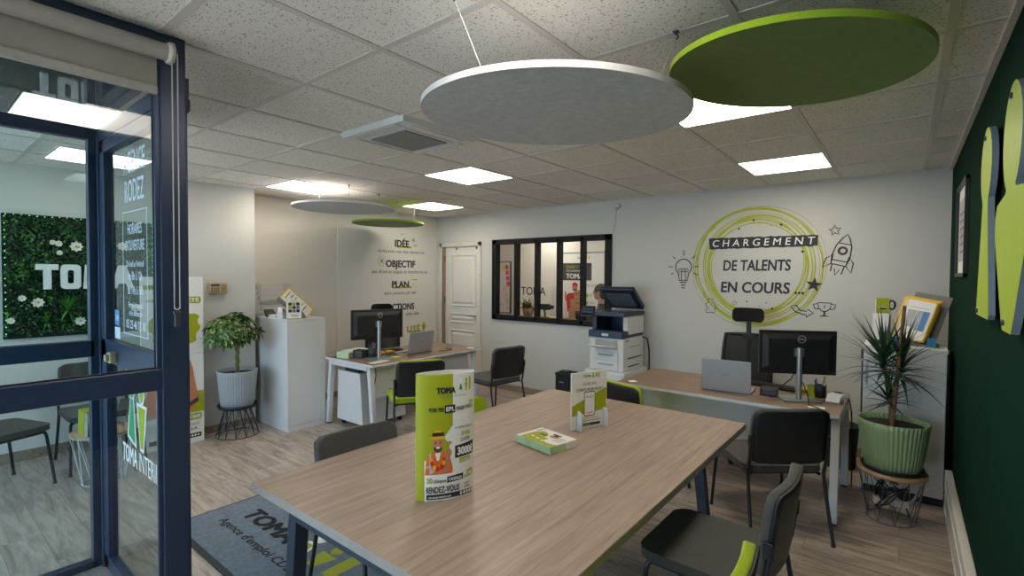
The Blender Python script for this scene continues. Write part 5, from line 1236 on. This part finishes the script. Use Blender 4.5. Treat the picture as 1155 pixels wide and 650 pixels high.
for k in range(4):
    o_ = q0+Vector((.008*k, .012*k, .003*k)); X = Matrix(((uu.x, vv.x, ww.x, o_.x), (uu.y, vv.y, ww.y, o_.y), (uu.z, vv.z, ww.z, o_.z), (0, 0, 0, 1)))
    b = MB(); L1, L2 = .215, .33
    b.box(0, L1, 0, .007, -.002, .002, 0, X).box(0, L1, L2-.008, L2, -.002, .002, 0, X).box(0, .007, .007, L2-.008, -.002, .002, 0, X).box(L1-.007, L1, .007, L2-.008, -.002, .002, 0, X)
    if k == 0:
        for q_ in (.012, .021, .030): b.box(q_, q_+.005, .007, L2-.008, -.001, .0018, 0, X)
    lf_ = K.part(b, 'leaf_rim', 'yellowr')
    b = MB(); b.box(.01, L1-.01, .01, L2-.01, -.001, .001, 0, X)
    if k == 0:
        b.rect(.06, .18, .26, .265, 1, X, .0015); b.rect(.12, .19, .08, .24, 2, X, .0015); b.rect(.125, .15, .08, .24, 1, X, .0018); b.rect(.055, .11, .1, .24, 3, X, .0015)
    K.part(b, 'sheet', ['paper', 'greyp', 'bluep', 'greyp'], lf_)
o_ = q0+Vector((.06, .08, .015)); X = Matrix(((uu.x, vv.x, ww.x, o_.x), (uu.y, vv.y, ww.y, o_.y), (uu.z, vv.z, ww.z, o_.z), (0, 0, 0, 1)))
K.part(MB().box(0, .23, -.03, .36, -.012, -.006, 0, X), 'back_plate', 'fold')
K.part(MB().box(-.01, .2, 4.80, 5.0, 1.1325, 1.15), 'stand_base', 'fold', bev=.003)
bh = W('leaflet_holder', 'black-edged leaflet holder with white leaflets on the right cabinet', 'leaflet holder', (-.15, 4.85, 1.132))
bh.part(MB().box(-.205, -.10, 4.80, 4.88, 1.133, 1.16).box(-.205, -.10, 4.875, 4.88, 1.133, 1.33).box(-.103, -.10, 4.80, 4.88, 1.133, 1.25), 'holder', 'bplas')
for k in range(5): bh.part(MB().box(-.05, .05, -.001, .001, 0, .205, 0, T(-.152+.004*k, 4.81+.012*k, 1.163) @ RX(-.10)), 'leaflet', ['paper', 'paper', 'lime', 'paper', 'greyp'][k])
gb = W('lime_box', 'lime green carton standing behind the leaflets on the right cabinet', 'box', (-.15, 4.98, 1.132))
gb.part(MB().box(-.195, -.10, 4.93, 5.0, 1.133, 1.485), 'carton', 'lime', bev=.002)
b = MB(); X = frame((0, 4.929, 0), (1, 0, 0), (0, 0, 1)); b.rect(-.193, -.185, 1.33, 1.48, 0, X); b.rect(-.16, -.12, 1.395, 1.408, 1, X); b.rect(-.175, -.12, 1.41, 1.414, 0, X)
gb.part(b, 'print', ['paper', 'ink'])
gb.part(MB().tube([(-.085+.02*cos(a), 4.96, 1.43+.035*sin(a)) for a in [2*pi*i/14 for i in range(14)]], .007, 6, closed=True), 'strap_loop', 'bplas')
for nm, x0_, x1_, y0_, z1_, m_, lab in (('blue_box', -.07, -.02, 4.76, 1.19, 'bluebox', 'small blue box in front of the display leaves on the right cabinet'), ('blue_clip', .125, .18, 4.78, 1.20, 'bluebox', 'blue clip box at the right end of the right cabinet'), ('green_clip', .165, .185, 4.74, 1.16, 'grn_sock', 'tiny green clip at the right end of the right cabinet')):
    tag(MB().hexa([(x0_, y0_, 1.1325), (x1_, y0_, 1.1325), (x1_, y0_+.05, 1.1325), (x0_, y0_+.05, 1.1325)], [(x0_+.01, y0_+.01, z1_), (x1_-.002, y0_+.01, z1_), (x1_-.002, y0_+.04, z1_), (x0_+.01, y0_+.04, z1_)]).obj(nm, m_), lab, 'box')
wb = W('waste_bin', 'black waste bin on the floor between the right desk and the dragon tree', 'waste bin', (-.42, 5.15, 0))
wb.part(MB().lathe([(0, .004), (.11, .004), (.135, .36), (.142, .37), (.13, .37), (.105, .012), (0, .012)], (-.42, 5.14, 0), 28), 'bin', 'bplas'); wb.part(MB().tube([(-.42+.14*cos(2*pi*i/28), 5.14+.14*sin(2*pi*i/28), .368) for i in range(28)], .006, 6, closed=True), 'rim', 'bplas2')

# ------------------------------------------------------------------ printer, shredder
pc = W('printer_cabinet', 'low white cabinet carrying the printer by the interior window', 'cabinet', (-2.58, 5.15, 0))
pc.part(MB().box(-2.815, -2.33, 4.86, 5.46, .03, .60), 'body', 'prw', bev=.004)
d_ = pc.part(MB().box(-2.80, -2.345, 4.845, 4.86, .36, .585), 'drawer', 'prw', bev=.003); pc.part(MB().lathe([(0, 0), (.022, 0), (.018, .02), (0, .022)], (0, 0, 0), 16, 0, frame((-2.43, 4.845, .47), (1, 0, 0), (0, 0, 1))), 'knob', 'bplas', d_)
pc.part(MB().box(-2.80, -2.345, 4.845, 4.86, .06, .345), 'door', 'prw', bev=.003)
pc.part(MB().box(-2.80, -2.35, 4.88, 5.44, 0, .03), 'plinth', 'bplas')
pr = W('multifunction_printer', 'white and navy multifunction printer with raised scanner lid', 'printer', (-2.57, 5.15, .60))
x0, x1, y0, y1 = -2.775, -2.365, 4.90, 5.42
pr.part(MB().box(x0, x1, y0, y1, .602, .965), 'body', 'prw', bev=.006)
for k in range(2):
    d_ = pr.part(MB().box(x0+.06, x1-.06, y0-.012, y0-.0005, .618+.105*k, .715+.105*k), 'paper_drawer', 'prw', bev=.004)
    pr.part(MB().hexa([(x0+.12, y0-.02, .665+.105*k), (x1-.12, y0-.02, .665+.105*k), (x1-.12, y0-.012, .665+.105*k), (x0+.12, y0-.012, .665+.105*k)], [(x0+.11, y0-.02, .685+.105*k), (x1-.11, y0-.02, .685+.105*k), (x1-.11, y0-.012, .685+.105*k), (x0+.11, y0-.012, .685+.105*k)]), 'handle', 'prg', d_)
pr.part(MB().box(x0+.07, x1-.07, y0-.003, y0+.001, .845, .945), 'bypass_recess', 'prg')
b = MB(); b.hexa([(x0+.075, y0-.01, .845), (x1-.075, y0-.01, .845), (x1-.075, y0-.003, .85), (x0+.075, y0-.003, .85)], [(x0+.04, y0-.13, .885), (x1-.04, y0-.13, .885), (x1-.04, y0-.125, .893), (x0+.04, y0-.125, .893)])
pr.part(b, 'bypass_flap', 'prw')
b = MB(); b.box(x1, x1+.004, y0+.1, y1-.05, .735, .745).box(x1, x1+.004, y0+.12, y1-.12, .645, .655)
b.box(x1, x1+.003, y0+.15, y1-.1, .86, .864)
pr.part(b, 'side_grip', 'bplas')
pr.part(MB().box(x1, x1+.002, y0+.04, y0+.14, .925, .955), 'vent', 'prg')
# output tray lip, navy
b = MB(); b.box(x0-.005, x1+.005, y0-.03, y0+.12, .967, 1.045).box(x0, x1, y0+.12, y1-.02, .967, 1.0)
pr.part(b, 'output_tray', 'navyp', bev=.01)
X = frame(((x0+x1)/2, y0-.0305, 1.0), (1, 0, 0), (0, 0, 1))
b = MB(); b.poly(rrect(-.04, .04, -.012, .014, .01), 0, X); b.text('xerox', 0, -.005, .012, .055, 1, X, .0006, 'c', .01); pr.part(b, 'logo_plate', ['bluewhite', 'ink'])
pr.part(MB().box(x0, x0+.05, y0+.06, y1, 1.0, 1.2).box(x0+.05, x1-.05, y1-.1, y1, 1.0, 1.2), 'rear_column', 'navyp')
pr.part(MB().box(x1-.055, x1, y0+.10, y1, 1.0, 1.24), 'side_column', 'prw', bev=.006)
pr.part(MB().box(x0-.01, x1+.008, y0-.0, y1+.01, 1.2, 1.245), 'scanner_bed', 'navyp', bev=.008)
pr.part(MB().box(x0+.04, x1-.05, y0+.06, y1-.06, 1.245, 1.249), 'scanner_glass', 'platen')
lidm = T(0, y1-.02, 1.262) @ Matrix(((1, 0, 0, 0), (0, -cos(radians(38)), sin(radians(38)), 0), (0, sin(radians(38)), cos(radians(38)), 0), (0, 0, 0, 1)))
b = MB(); b.box(x0-.005, x1+.01, 0, .37, 0, .05, 0, lidm)
li = pr.part(b, 'scanner_lid', 'navyp', bev=.01)
pr.part(MB().box(x0+.03, x1-.03, .03, .34, -.004, 0, 0, lidm), 'lid_frame', 'bplas', li); pr.part(MB().box(x0+.05, x1-.05, .05, .31, -.007, -.004, 0, lidm), 'platen_pad', 'platen', li)
CX = T(x0-.035, y0-.02, 1.195) @ RX(radians(62)); b = MB(); b.box(-.07, .09, -.01, .12, 0, .018, 0, CX)
cp = pr.part(b, 'control_panel', 'bplas', bev=.005)
b = MB(); b.box(-.055, .075, .005, .105, .018, .0185, 0, CX)
for r in range(2):
    for c in range(4): b.box(-.05+.031*c, -.024+.031*c, .03+.035*r, .058+.035*r, .0186, .019, 1, CX)
pr.part(b, 'touch_screen', ['scr', 'scrb'], cp)
tag(MB().tube([(-2.36, 5.38, .95), (-2.31, 5.40, .93), (-2.295, 5.42, .8), (-2.30, 5.44, .55)], .009, 8).obj('cable', 'bplas'), 'thick black cable hanging behind the right side of the printer', 'cable')
sh = W('paper_shredder', 'small black paper bin tower on the floor by the back wall', 'paper shredder', (-3.36, 5.36, 0))
sh.part(MB().box(-3.46, -3.27, 5.24, 5.46, .01, .375), 'bin', 'bplas', bev=.008); sh.part(MB().box(-3.465, -3.265, 5.235, 5.465, .377, .42), 'head', 'bplas2', bev=.01)
sh.part(MB().box(-3.40, -3.33, 5.236, 5.239, .30, .31), 'badge', 'greyp'); sh.part(MB().box(-3.43, -3.30, 5.29, 5.38, .42, .44), 'feed_slot', 'dgrey', bev=.006)

# ------------------------------------------------------------------ waiting corner behind the lobby
gp = W('plant_wall_panel', 'square plant wall panel with white TOMA letters in the waiting corner', 'plant wall', (-6.0, 1.12, 1.6))
y0, y1, z0, z1 = .59, 1.655, 1.07, 2.145
gp.part(MB().box(-6.0, -5.965, y0, y1, z0, z1), 'backing', 'backing')
rn = random.Random(9); b = MB()
for k in range(5200):
    y, z = rn.uniform(y0+.01, y1-.01), rn.uniform(z0+.03, z1-.03); L = rn.uniform(.015, .034); w = L*.55
    a = rn.uniform(0, 6.28); tl = rn.uniform(-.7, .7); x = -5.965+rn.uniform(.005, .04)
    d = Vector((sin(tl), cos(a)*cos(tl), sin(a)*cos(tl))); s_ = d.cross(Vector((1, 0, 0))); s_ = s_.normalized()*w/2+Vector((rn.uniform(-.008, .008), 0, 0))
    p = Vector((x, y, z)); b.add([p, p+d*L*.5-s_, p+d*L, p+d*L*.5+s_], [(0, 1, 2, 3)], 0)
fo = gp.part(b, 'foliage', 'ivy'); fo['kind'] = 'stuff'
b = MB()
for (y, z, n_, L) in ((1.0, 1.30, 26, .17), (1.22, 1.22, 18, .15), (.86, 1.2, 12, .12)):
    for k in range(n_):
        a = rn.uniform(.2, 2.9) if k % 4 else rn.uniform(3.3, 6); strap(b, (-5.94, y, z), (rn.uniform(.15, .6), cos(a), sin(a)), L*rn.uniform(.7, 1.1), .012, .7)
gp.part(b, 'long_leaf_tuft', 'ivyl')
GW = frame((-5.905, 0, 0), (0, 1, 0), (0, 0, 1)); b = MB()
T_ = [(.783, 1.715), (.783, 1.665), (.832, 1.665), (.832, 1.495), (.885, 1.495), (.885, 1.665), (.932, 1.665), (.932, 1.715)][::-1]
b.prism(T_, 0, .02, 0, GW)
oo = rrect(.945, 1.085, 1.495, 1.715, .035, 5); oi = rrect(.993, 1.037, 1.545, 1.665, .015, 5)
k = len(oo); b.add([(p[0], p[1], .02) for p in oo]+[(p[0], p[1], .02) for p in oi]+[(p[0], p[1], 0) for p in oo]+[(p[0], p[1], 0) for p in oi], [(i, (i+1) % k, k+(i+1) % k, k+i) for i in range(k)]+[(2*k+i, 2*k+(i+1) % k, (i+1) % k, i) for i in range(k)]+[(k+i, k+(i+1) % k, 3*k+(i+1) % k, 3*k+i) for i in range(k)], 0, False, GW)
b.prism([(1.10, 1.495), (1.145, 1.495), (1.155, 1.62), (1.185, 1.53), (1.205, 1.53), (1.235, 1.62), (1.245, 1.495), (1.29, 1.495), (1.275, 1.715), (1.235, 1.715), (1.195, 1.60), (1.155, 1.715), (1.115, 1.715)], 0, .02, 0, GW)
b.prism([(1.30, 1.495), (1.345, 1.495), (1.36, 1.54), (1.42, 1.54), (1.435, 1.495), (1.48, 1.495), (1.42, 1.715), (1.36, 1.715)], 0, .02, 0, GW)
gp.part(b, 'raised_letters', 'wink')
for (y, z, r) in ((1.06, 1.88, .05), (.94, 1.90, .03), (.80, 1.38, .045), (.70, 1.42, .03), (1.08, 1.20, .045), (.63, 1.23, .03), (.90, 1.91, .025), (.945, 1.82, .025), (1.4, 1.9, .045), (1.5, 1.3, .045), (1.33, 1.25, .03)):
    b = MB()
    for k in range(8):
        a = 2*pi*k/8; d = Vector((.25, cos(a), sin(a))); s_ = Vector((0, -sin(a), cos(a)))*r*.34; p = Vector((-5.925, y, z))
        b.add([p, p+d*r*.6-s_, p+d*r, p+d*r*.6+s_], [(0, 1, 2, 3)], 0)
    b.ell((-5.915, y, z), .008, r*.2, r*.2, 8, 6, 1)
    gp.part(b, 'flower', ['fleur', 'fleurc'])
b = MB()
for k in range(22): b.ell((-5.93, y0+.02+(y1-y0-.04)*k/21, z1-.012+.004*sin(k)), .006, .005, .005, 6, 4)
for k in range(18):
    for y in (y0+.012, y1-.012): b.ell((-5.93, y, z0+.05+(z1-z0-.08)*k/17), .006, .005, .005, 6, 4)
gp.part(b, 'fairy_lights', 'gled')
bt = W('wire_side_table', 'white wire basket side table holding booklets in the waiting corner', 'side table', (-4.94, 1.03, 0))
bc = (-4.94, 1.03)
wire_stand(bt, bc, .135, .005, .20, .385, 'wirew', 9, .003)
bt.part(MB().lathe([(0, .388), (.205, .388), (.205, .405), (0, .405)], (*bc, 0), 40), 'table_top', 'oak')
for k in range(3):
    w_4 = W('booklet', ['lime-covered booklet standing leftmost on the white wire side table', 'lime-covered booklet standing in the middle on the white wire side table', 'lime-covered booklet leaning rightmost on the white wire side table'][k], 'booklet', (-4.87, .89+.04*k, .405), 'booklets on the wire side table')
    X = T(-4.86, .882+.04*k, .4055) @ RX(radians(-2+7*k))
    w_4.part(MB().box(-.1, .07, 0, .022, 0.004, .185, 0, X), 'pages', 'paper'); w_4.part(MB().box(-.102, .072, -.002, 0, .004, .187, 0, X).box(-.102, .072, .022, .024, .004, .187, 0, X).box(-.102, .072, -.002, .024, .187, .189, 0, X), 'cover', 'lime')

# ------------------------------------------------------------------ rear office seen through the interior window
ceiling_light(-3.2, 6.3, 'second added ceiling panel brightening the rear office, unseen above the seated person')  # extra lamp added out of view to make the rear office brighter
ceiling_light(-5.2, 6.6, 'added unseen ceiling panel lighting the rear office behind the interior window')  # unseen lamp, added so that the rear office gets light
BX = frame((0, 7.38, 0), (1, 0, 0), (0, 0, 1))
ba = W('roll_up_banner', 'roll-up banner with delivery man and QUOI heading in the rear office', 'banner', (-4.4, 7.38, 0))
ba.part(MB().box(-4.86, -3.93, 7.375, 7.385, .06, 2.03), 'banner_sheet', 'paper'); ba.part(MB().box(-4.88, -3.91, 7.33, 7.398, 0, .06), 'base', 'silver'); ba.part(MB().box(-4.87, -3.92, 7.37, 7.39, 2.03, 2.05), 'top_rail', 'silver')
BX = frame((0, 7.374, 0), (1, 0, 0), (0, 0, 1)); b = MB()
b.poly(rrect(-4.75, -4.155, 1.565, 1.865, .02), 0, BX); b.text('QUOI ?!', -4.66, 1.775, .05, .24, 2, BX, .001, 'l', .01); b.text('TU CONNAIS PAS', -4.66, 1.715, .032, .36, 3, BX, .001); b.text('TOMA', -4.66, 1.60, .085, .34, 3, BX, .001, 'l', .03)
b.text('TOMA', -4.44, 1.935, .03, .12, 0, BX, .001, 'l', .02); b.rect(-4.27, -4.245, 1.93, 1.975, 2, BX, .001); b.rect(-4.22, -4.2, 1.93, 1.98, 2, BX, .001)
b.text('PARCOURTA', -4.36, 1.46, .04, .32, 1, BX, .001); b.disc(-4.25, 1.31, .035, None, 2, BX, .001); b.text('30', -4.2, 1.30, .04, .06, 2, BX, .001); b.disc(-4.25, 1.185, .035, None, 2, BX, .001); b.text('2500', -4.2, 1.17, .04, .12, 2, BX, .001)
ba.part(b, 'print', ['dgrey', 'greyink', 'limeink', 'wink'])
b = MB(); z = .0015
b.poly(smooth_poly([(-4.66, 1.30), (-4.60, 1.35), (-4.42, 1.35), (-4.34, 1.28), (-4.34, .95), (-4.62, .95)], 1), 0, BX, z); b.poly([(-4.68, 1.2), (-4.64, 1.22), (-4.66, 1.38), (-4.69, 1.36)], 1, BX, z)
b.disc(-4.48, 1.45, .055, .07, 1, BX, z+.0005); b.poly(ell2(-4.48, 1.465, .062, .07, 16, 0, 180), 0, BX, z+.001); b.poly(ell2(-4.48, 1.42, .05, .035, 14, 180, 360), 2, BX, z+.001)
b.rect(-4.50, -4.36, 1.25, 1.40, 3, BX, z+.001); b.rect(-4.57, -4.30, 1.08, 1.245, 3, BX, z+.0015); b.rect(-4.60, -4.28, .90, 1.075, 3, BX, z+.0015)
for x, zz in ((-4.43, 1.33), (-4.43, 1.17), (-4.43, 1.0)): b.rect(x-.04, x+.04, zz, zz+.012, 4, BX, z+.002)
ba.part(b, 'printed_delivery_man', ['redp', 'skinp', 'beardp', 'brownp', 'ink'])
fcx = W('whiteboard', 'whiteboard with red notes and scribbles in the rear office', 'whiteboard', (-6.1, 7.3, 1.4))
fcx.part(MB().box(-6.28, -5.88, 7.33, 7.35, .94, 1.90), 'board', 'white'); fcx.part(MB().box(-6.29, -5.87, 7.325, 7.352, 1.895, 1.91).box(-5.885, -5.87, 7.325, 7.352, .93, 1.9).box(-6.29, -5.87, 7.325, 7.352, .925, .94), 'frame', 'dgrey')
BX = frame((0, 7.329, 0), (1, 0, 0), (0, 0, 1))
for k in range(4): fcx.part(MB().box(-6.0+.012*k, -5.93+.012*k, 7.324, 7.329, 1.76-.105*k, 1.84-.105*k), 'note', 'pinkp')
fcx.part(MB().box(-6.08, -6.01, 7.324, 7.329, 1.74, 1.82), 'note', 'postit')
b = MB(); rn = random.Random(2)
for k in range(16):
    x, zz = -6.15+rn.uniform(0, .2), 1.0+.03*k; b.ribbon([(x, zz), (x+.04, zz+.02), (x+.06, zz+.01), (x+.1, zz+.03)], .006, 0, BX)
fcx.part(b, 'scribble', 'redp')
for x in (-6.2, -5.95): fcx.part(MB().box(x-.015, x+.015, 7.35, 7.37, 0, .94), 'leg', 'greyp')
wp = W('wall_panel', 'white hanging panel with black TOMA letters in the rear office', 'sign', (-5.45, 7.39, 1.0))
wp.part(MB().box(-5.87, -4.98, 7.385, 7.398, .3, 1.48), 'panel', 'paper')
wp.part(MB().text('TOMA', -5.66, 1.285, .15, .56, 0, frame((0, 7.384, 0), (1, 0, 0), (0, 0, 1)), .0, 'l', .012), 'lettering', 'ink')
# planter on a low sideboard, with red-green leaves
sb = W('sideboard', 'wooden sideboard below the plant in the rear office', 'sideboard', (-4.75, 6.45, 0))
sb.part(MB().box(-5.1, -4.2, 6.3, 6.7, .06, .96), 'body', 'oak', bev=.004); sb.part(MB().box(-5.11, -4.19, 6.29, 6.71, .96, .985), 'top', 'oak', bev=.003)
for x in (-4.65,): sb.part(MB().box(x-.44, x-.004, 6.285, 6.3, .08, .95), 'door', 'oak'); sb.part(MB().box(x+.004, x+.44, 6.285, 6.3, .08, .95), 'door', 'oak')
fp = W('potted_plant', 'red and green leafy plant in a wooden planter in the rear office', 'potted plant', (-4.83, 6.45, .985))
fp.part(MB().lathe([(0, 0), (.07, 0), (.09, .13), (.08, .13), (.07, .1), (0, .1)], (-4.80, 6.45, .986), 20), 'pot', 'planter')
b = MB(); rn = random.Random(4)
for k in range(46):
    a = rn.uniform(0, 6.28); el = rn.uniform(-.1, 1.3); strap(b, (-4.83+rn.uniform(-.05, .05), 6.45+rn.uniform(-.03, .03), 1.10), (cos(a)*cos(el), sin(a)*cos(el), sin(el)), rn.uniform(.14, .27), .026, 1.0)
fp.part(b, 'foliage', 'redleaf')
cv = W('camera_gimbal', 'small black video camera on a short stand in the rear office', 'video camera', (-4.40, 6.4, .985))
cv.part(MB().box(-4.54, -4.34, 6.36, 6.44, 1.11, 1.20), 'camera_body', 'bplas', bev=.012); cv.part(MB().lathe([(0, 0), (.028, 0), (.03, .06), (0, .06)], (0, 0, 0), 14, 0, T(-4.34, 6.4, 1.155) @ RY(pi/2)), 'lens', 'bplas2')
cv.part(MB().tube([(-4.43, 6.4, .99), (-4.43, 6.4, 1.06), (-4.45, 6.4, 1.12)], .014, 8).box(-4.49, -4.37, 6.36, 6.44, .986, .998), 'stand', 'bplas')
ro_ = copy_tree(oc, (-3.84, 7.03, 0), face(.1, 1), 'dark office chair without headrest in the rear office below the banner', 'black mesh office chairs')
for c_ in list(ro_.children):
    if c_.name.startswith('headrest'): bpy.data.objects.remove(c_)
# person seated in the rear office
ch_p = copy_tree(ga, (-3.42, 6.48, 0), face(-1, -.1), 'dark chair under the seated person in the rear office', 'grey visitor chairs')
def person():
    t = thing('person', 'person with short brown hair seated behind the printer in the rear office', 'person', (-3.47, 6.48, 0))
    sk = [((0, 0, .56), .14), ((.01, 0, .74), .14), ((.03, 0, .95), .15), ((.01, 0, 1.12), .13), ((-.01, 0, 1.21), .058), ((-.03, 0, 1.28), .055)]
    ed = [(i, i+1) for i in range(5)]
    def chain(root, pts):
        k = root
        for p in pts: sk.append(p); ed.append((k, len(sk)-1)); k = len(sk)-1
    for s in (-1, 1):
        chain(0, [((-.08, s*.10, .53), .09), ((-.42, s*.11, .51), .065), ((-.44, s*.11, .28), .05), ((-.42, s*.11, .08), .036), ((-.52, s*.11, .035), .03)])
        chain(3, [((0, s*.18, 1.10), .06), ((-.04, s*.225, .86), .045), ((-.26, s*.19, .80), .036), ((-.36, s*.16, .80), .03), ((-.42, s*.155, .795), .022)])
        hand = len(sk)-1
        for f in range(4): chain(hand, [((-.455, s*.155+s*(.024-.016*f), .79), .009), ((-.487-.006*(f in (1, 2)), s*.155+s*(.028-.019*f), .775), .008)])
        chain(hand, [((-.44, s*.125, .79), .009), ((-.455, s*.112, .785), .008)])
    me = bpy.data.meshes.new('body'); me.from_pydata([p for p, r in sk], ed, []); me.materials.append(M['cloth'])
    o = bpy.data.objects.new('clothed_body', me); COL.objects.link(o); o.parent = t
    m = o.modifiers.new('skin', 'SKIN'); m.use_smooth_shade = True
    for i, (p, r) in enumerate(sk): me.skin_vertices[0].data[i].radius = (r, r)
    me.skin_vertices[0].data[0].use_root = True
    s2 = o.modifiers.new('sub', 'SUBSURF'); s2.levels = 1; s2.render_levels = 1
    # head with nose, ears, chin
    b = MB(); b.ell((-.035, 0, 1.405), .098, .078, .118, 24, 16); b.ell((-.07, 0, 1.345), .06, .055, .055, 16, 10)
    b.ell((-.14, 0, 1.395), .02, .014, .022, 10, 8); 
    for s in (-1, 1): b.ell((-.02, s*.08, 1.395), .022, .012, .032, 10, 8)
    b.tube([(-.015, 0, 1.2), (-.02, 0, 1.34)], .05, 12)
    b.obj('head', 'skin', t)
    b = MB(); b.ell((-.02, 0, 1.435), .108, .088, .10, 24, 14); b.ell((.02, 0, 1.40), .075, .08, .10, 20, 12); b.obj('hair', 'hair', t)
    b = MB()
    for s in (-1, 1): b.ell((-.122, s*.032, 1.415), .008, .012, .007, 8, 6)
    b.obj('eyes', 'ink', t)
    b = MB(); b.ell((-.125, 0, 1.345), .008, .024, .006, 10, 6); b.obj('mouth', 'redp', t)
    return t
person()

# ------------------------------------------------------------------ light
w = bpy.data.worlds.new('sky'); scn.world = w; w.use_nodes = True
nt = w.node_tree; bg = nt.nodes['Background']
bg.inputs['Color'].default_value = (.60, .80, 1.0, 1)
bg.inputs['Strength'].default_value = 3.2
sl = bpy.data.lights.new('sun', 'SUN'); sl.energy = 12.0; sl.angle = radians(2); sl.color = (1, .95, .88)
so_ = bpy.data.objects.new('sun', sl); COL.objects.link(so_); so_.rotation_euler = (radians(-16), radians(8), 0)
pl_ = bpy.data.lights.new('window_portal', 'AREA'); pl_.shape = 'RECTANGLE'; pl_.size = 4.9; pl_.size_y = 2.4; pl_.cycles.is_portal = True
po = bpy.data.objects.new('window_portal', pl_); COL.objects.link(po); po.location = (-3.2, YF-.05, 1.23); po.rotation_euler = (radians(90), 0, 0)
scn.cycles.max_bounces = 10; scn.cycles.diffuse_bounces = 5; scn.cycles.glossy_bounces = 4; scn.cycles.transparent_max_bounces = 24
scn.cycles.use_denoising = True
scn.cycles.caustics_reflective = False; scn.cycles.caustics_refractive = False
vs_ = scn.view_settings
vs_.view_transform = 'Standard'; vs_.look = 'None'; vs_.gamma = 1; vs_.use_curve_mapping = False; vs_.exposure = .95
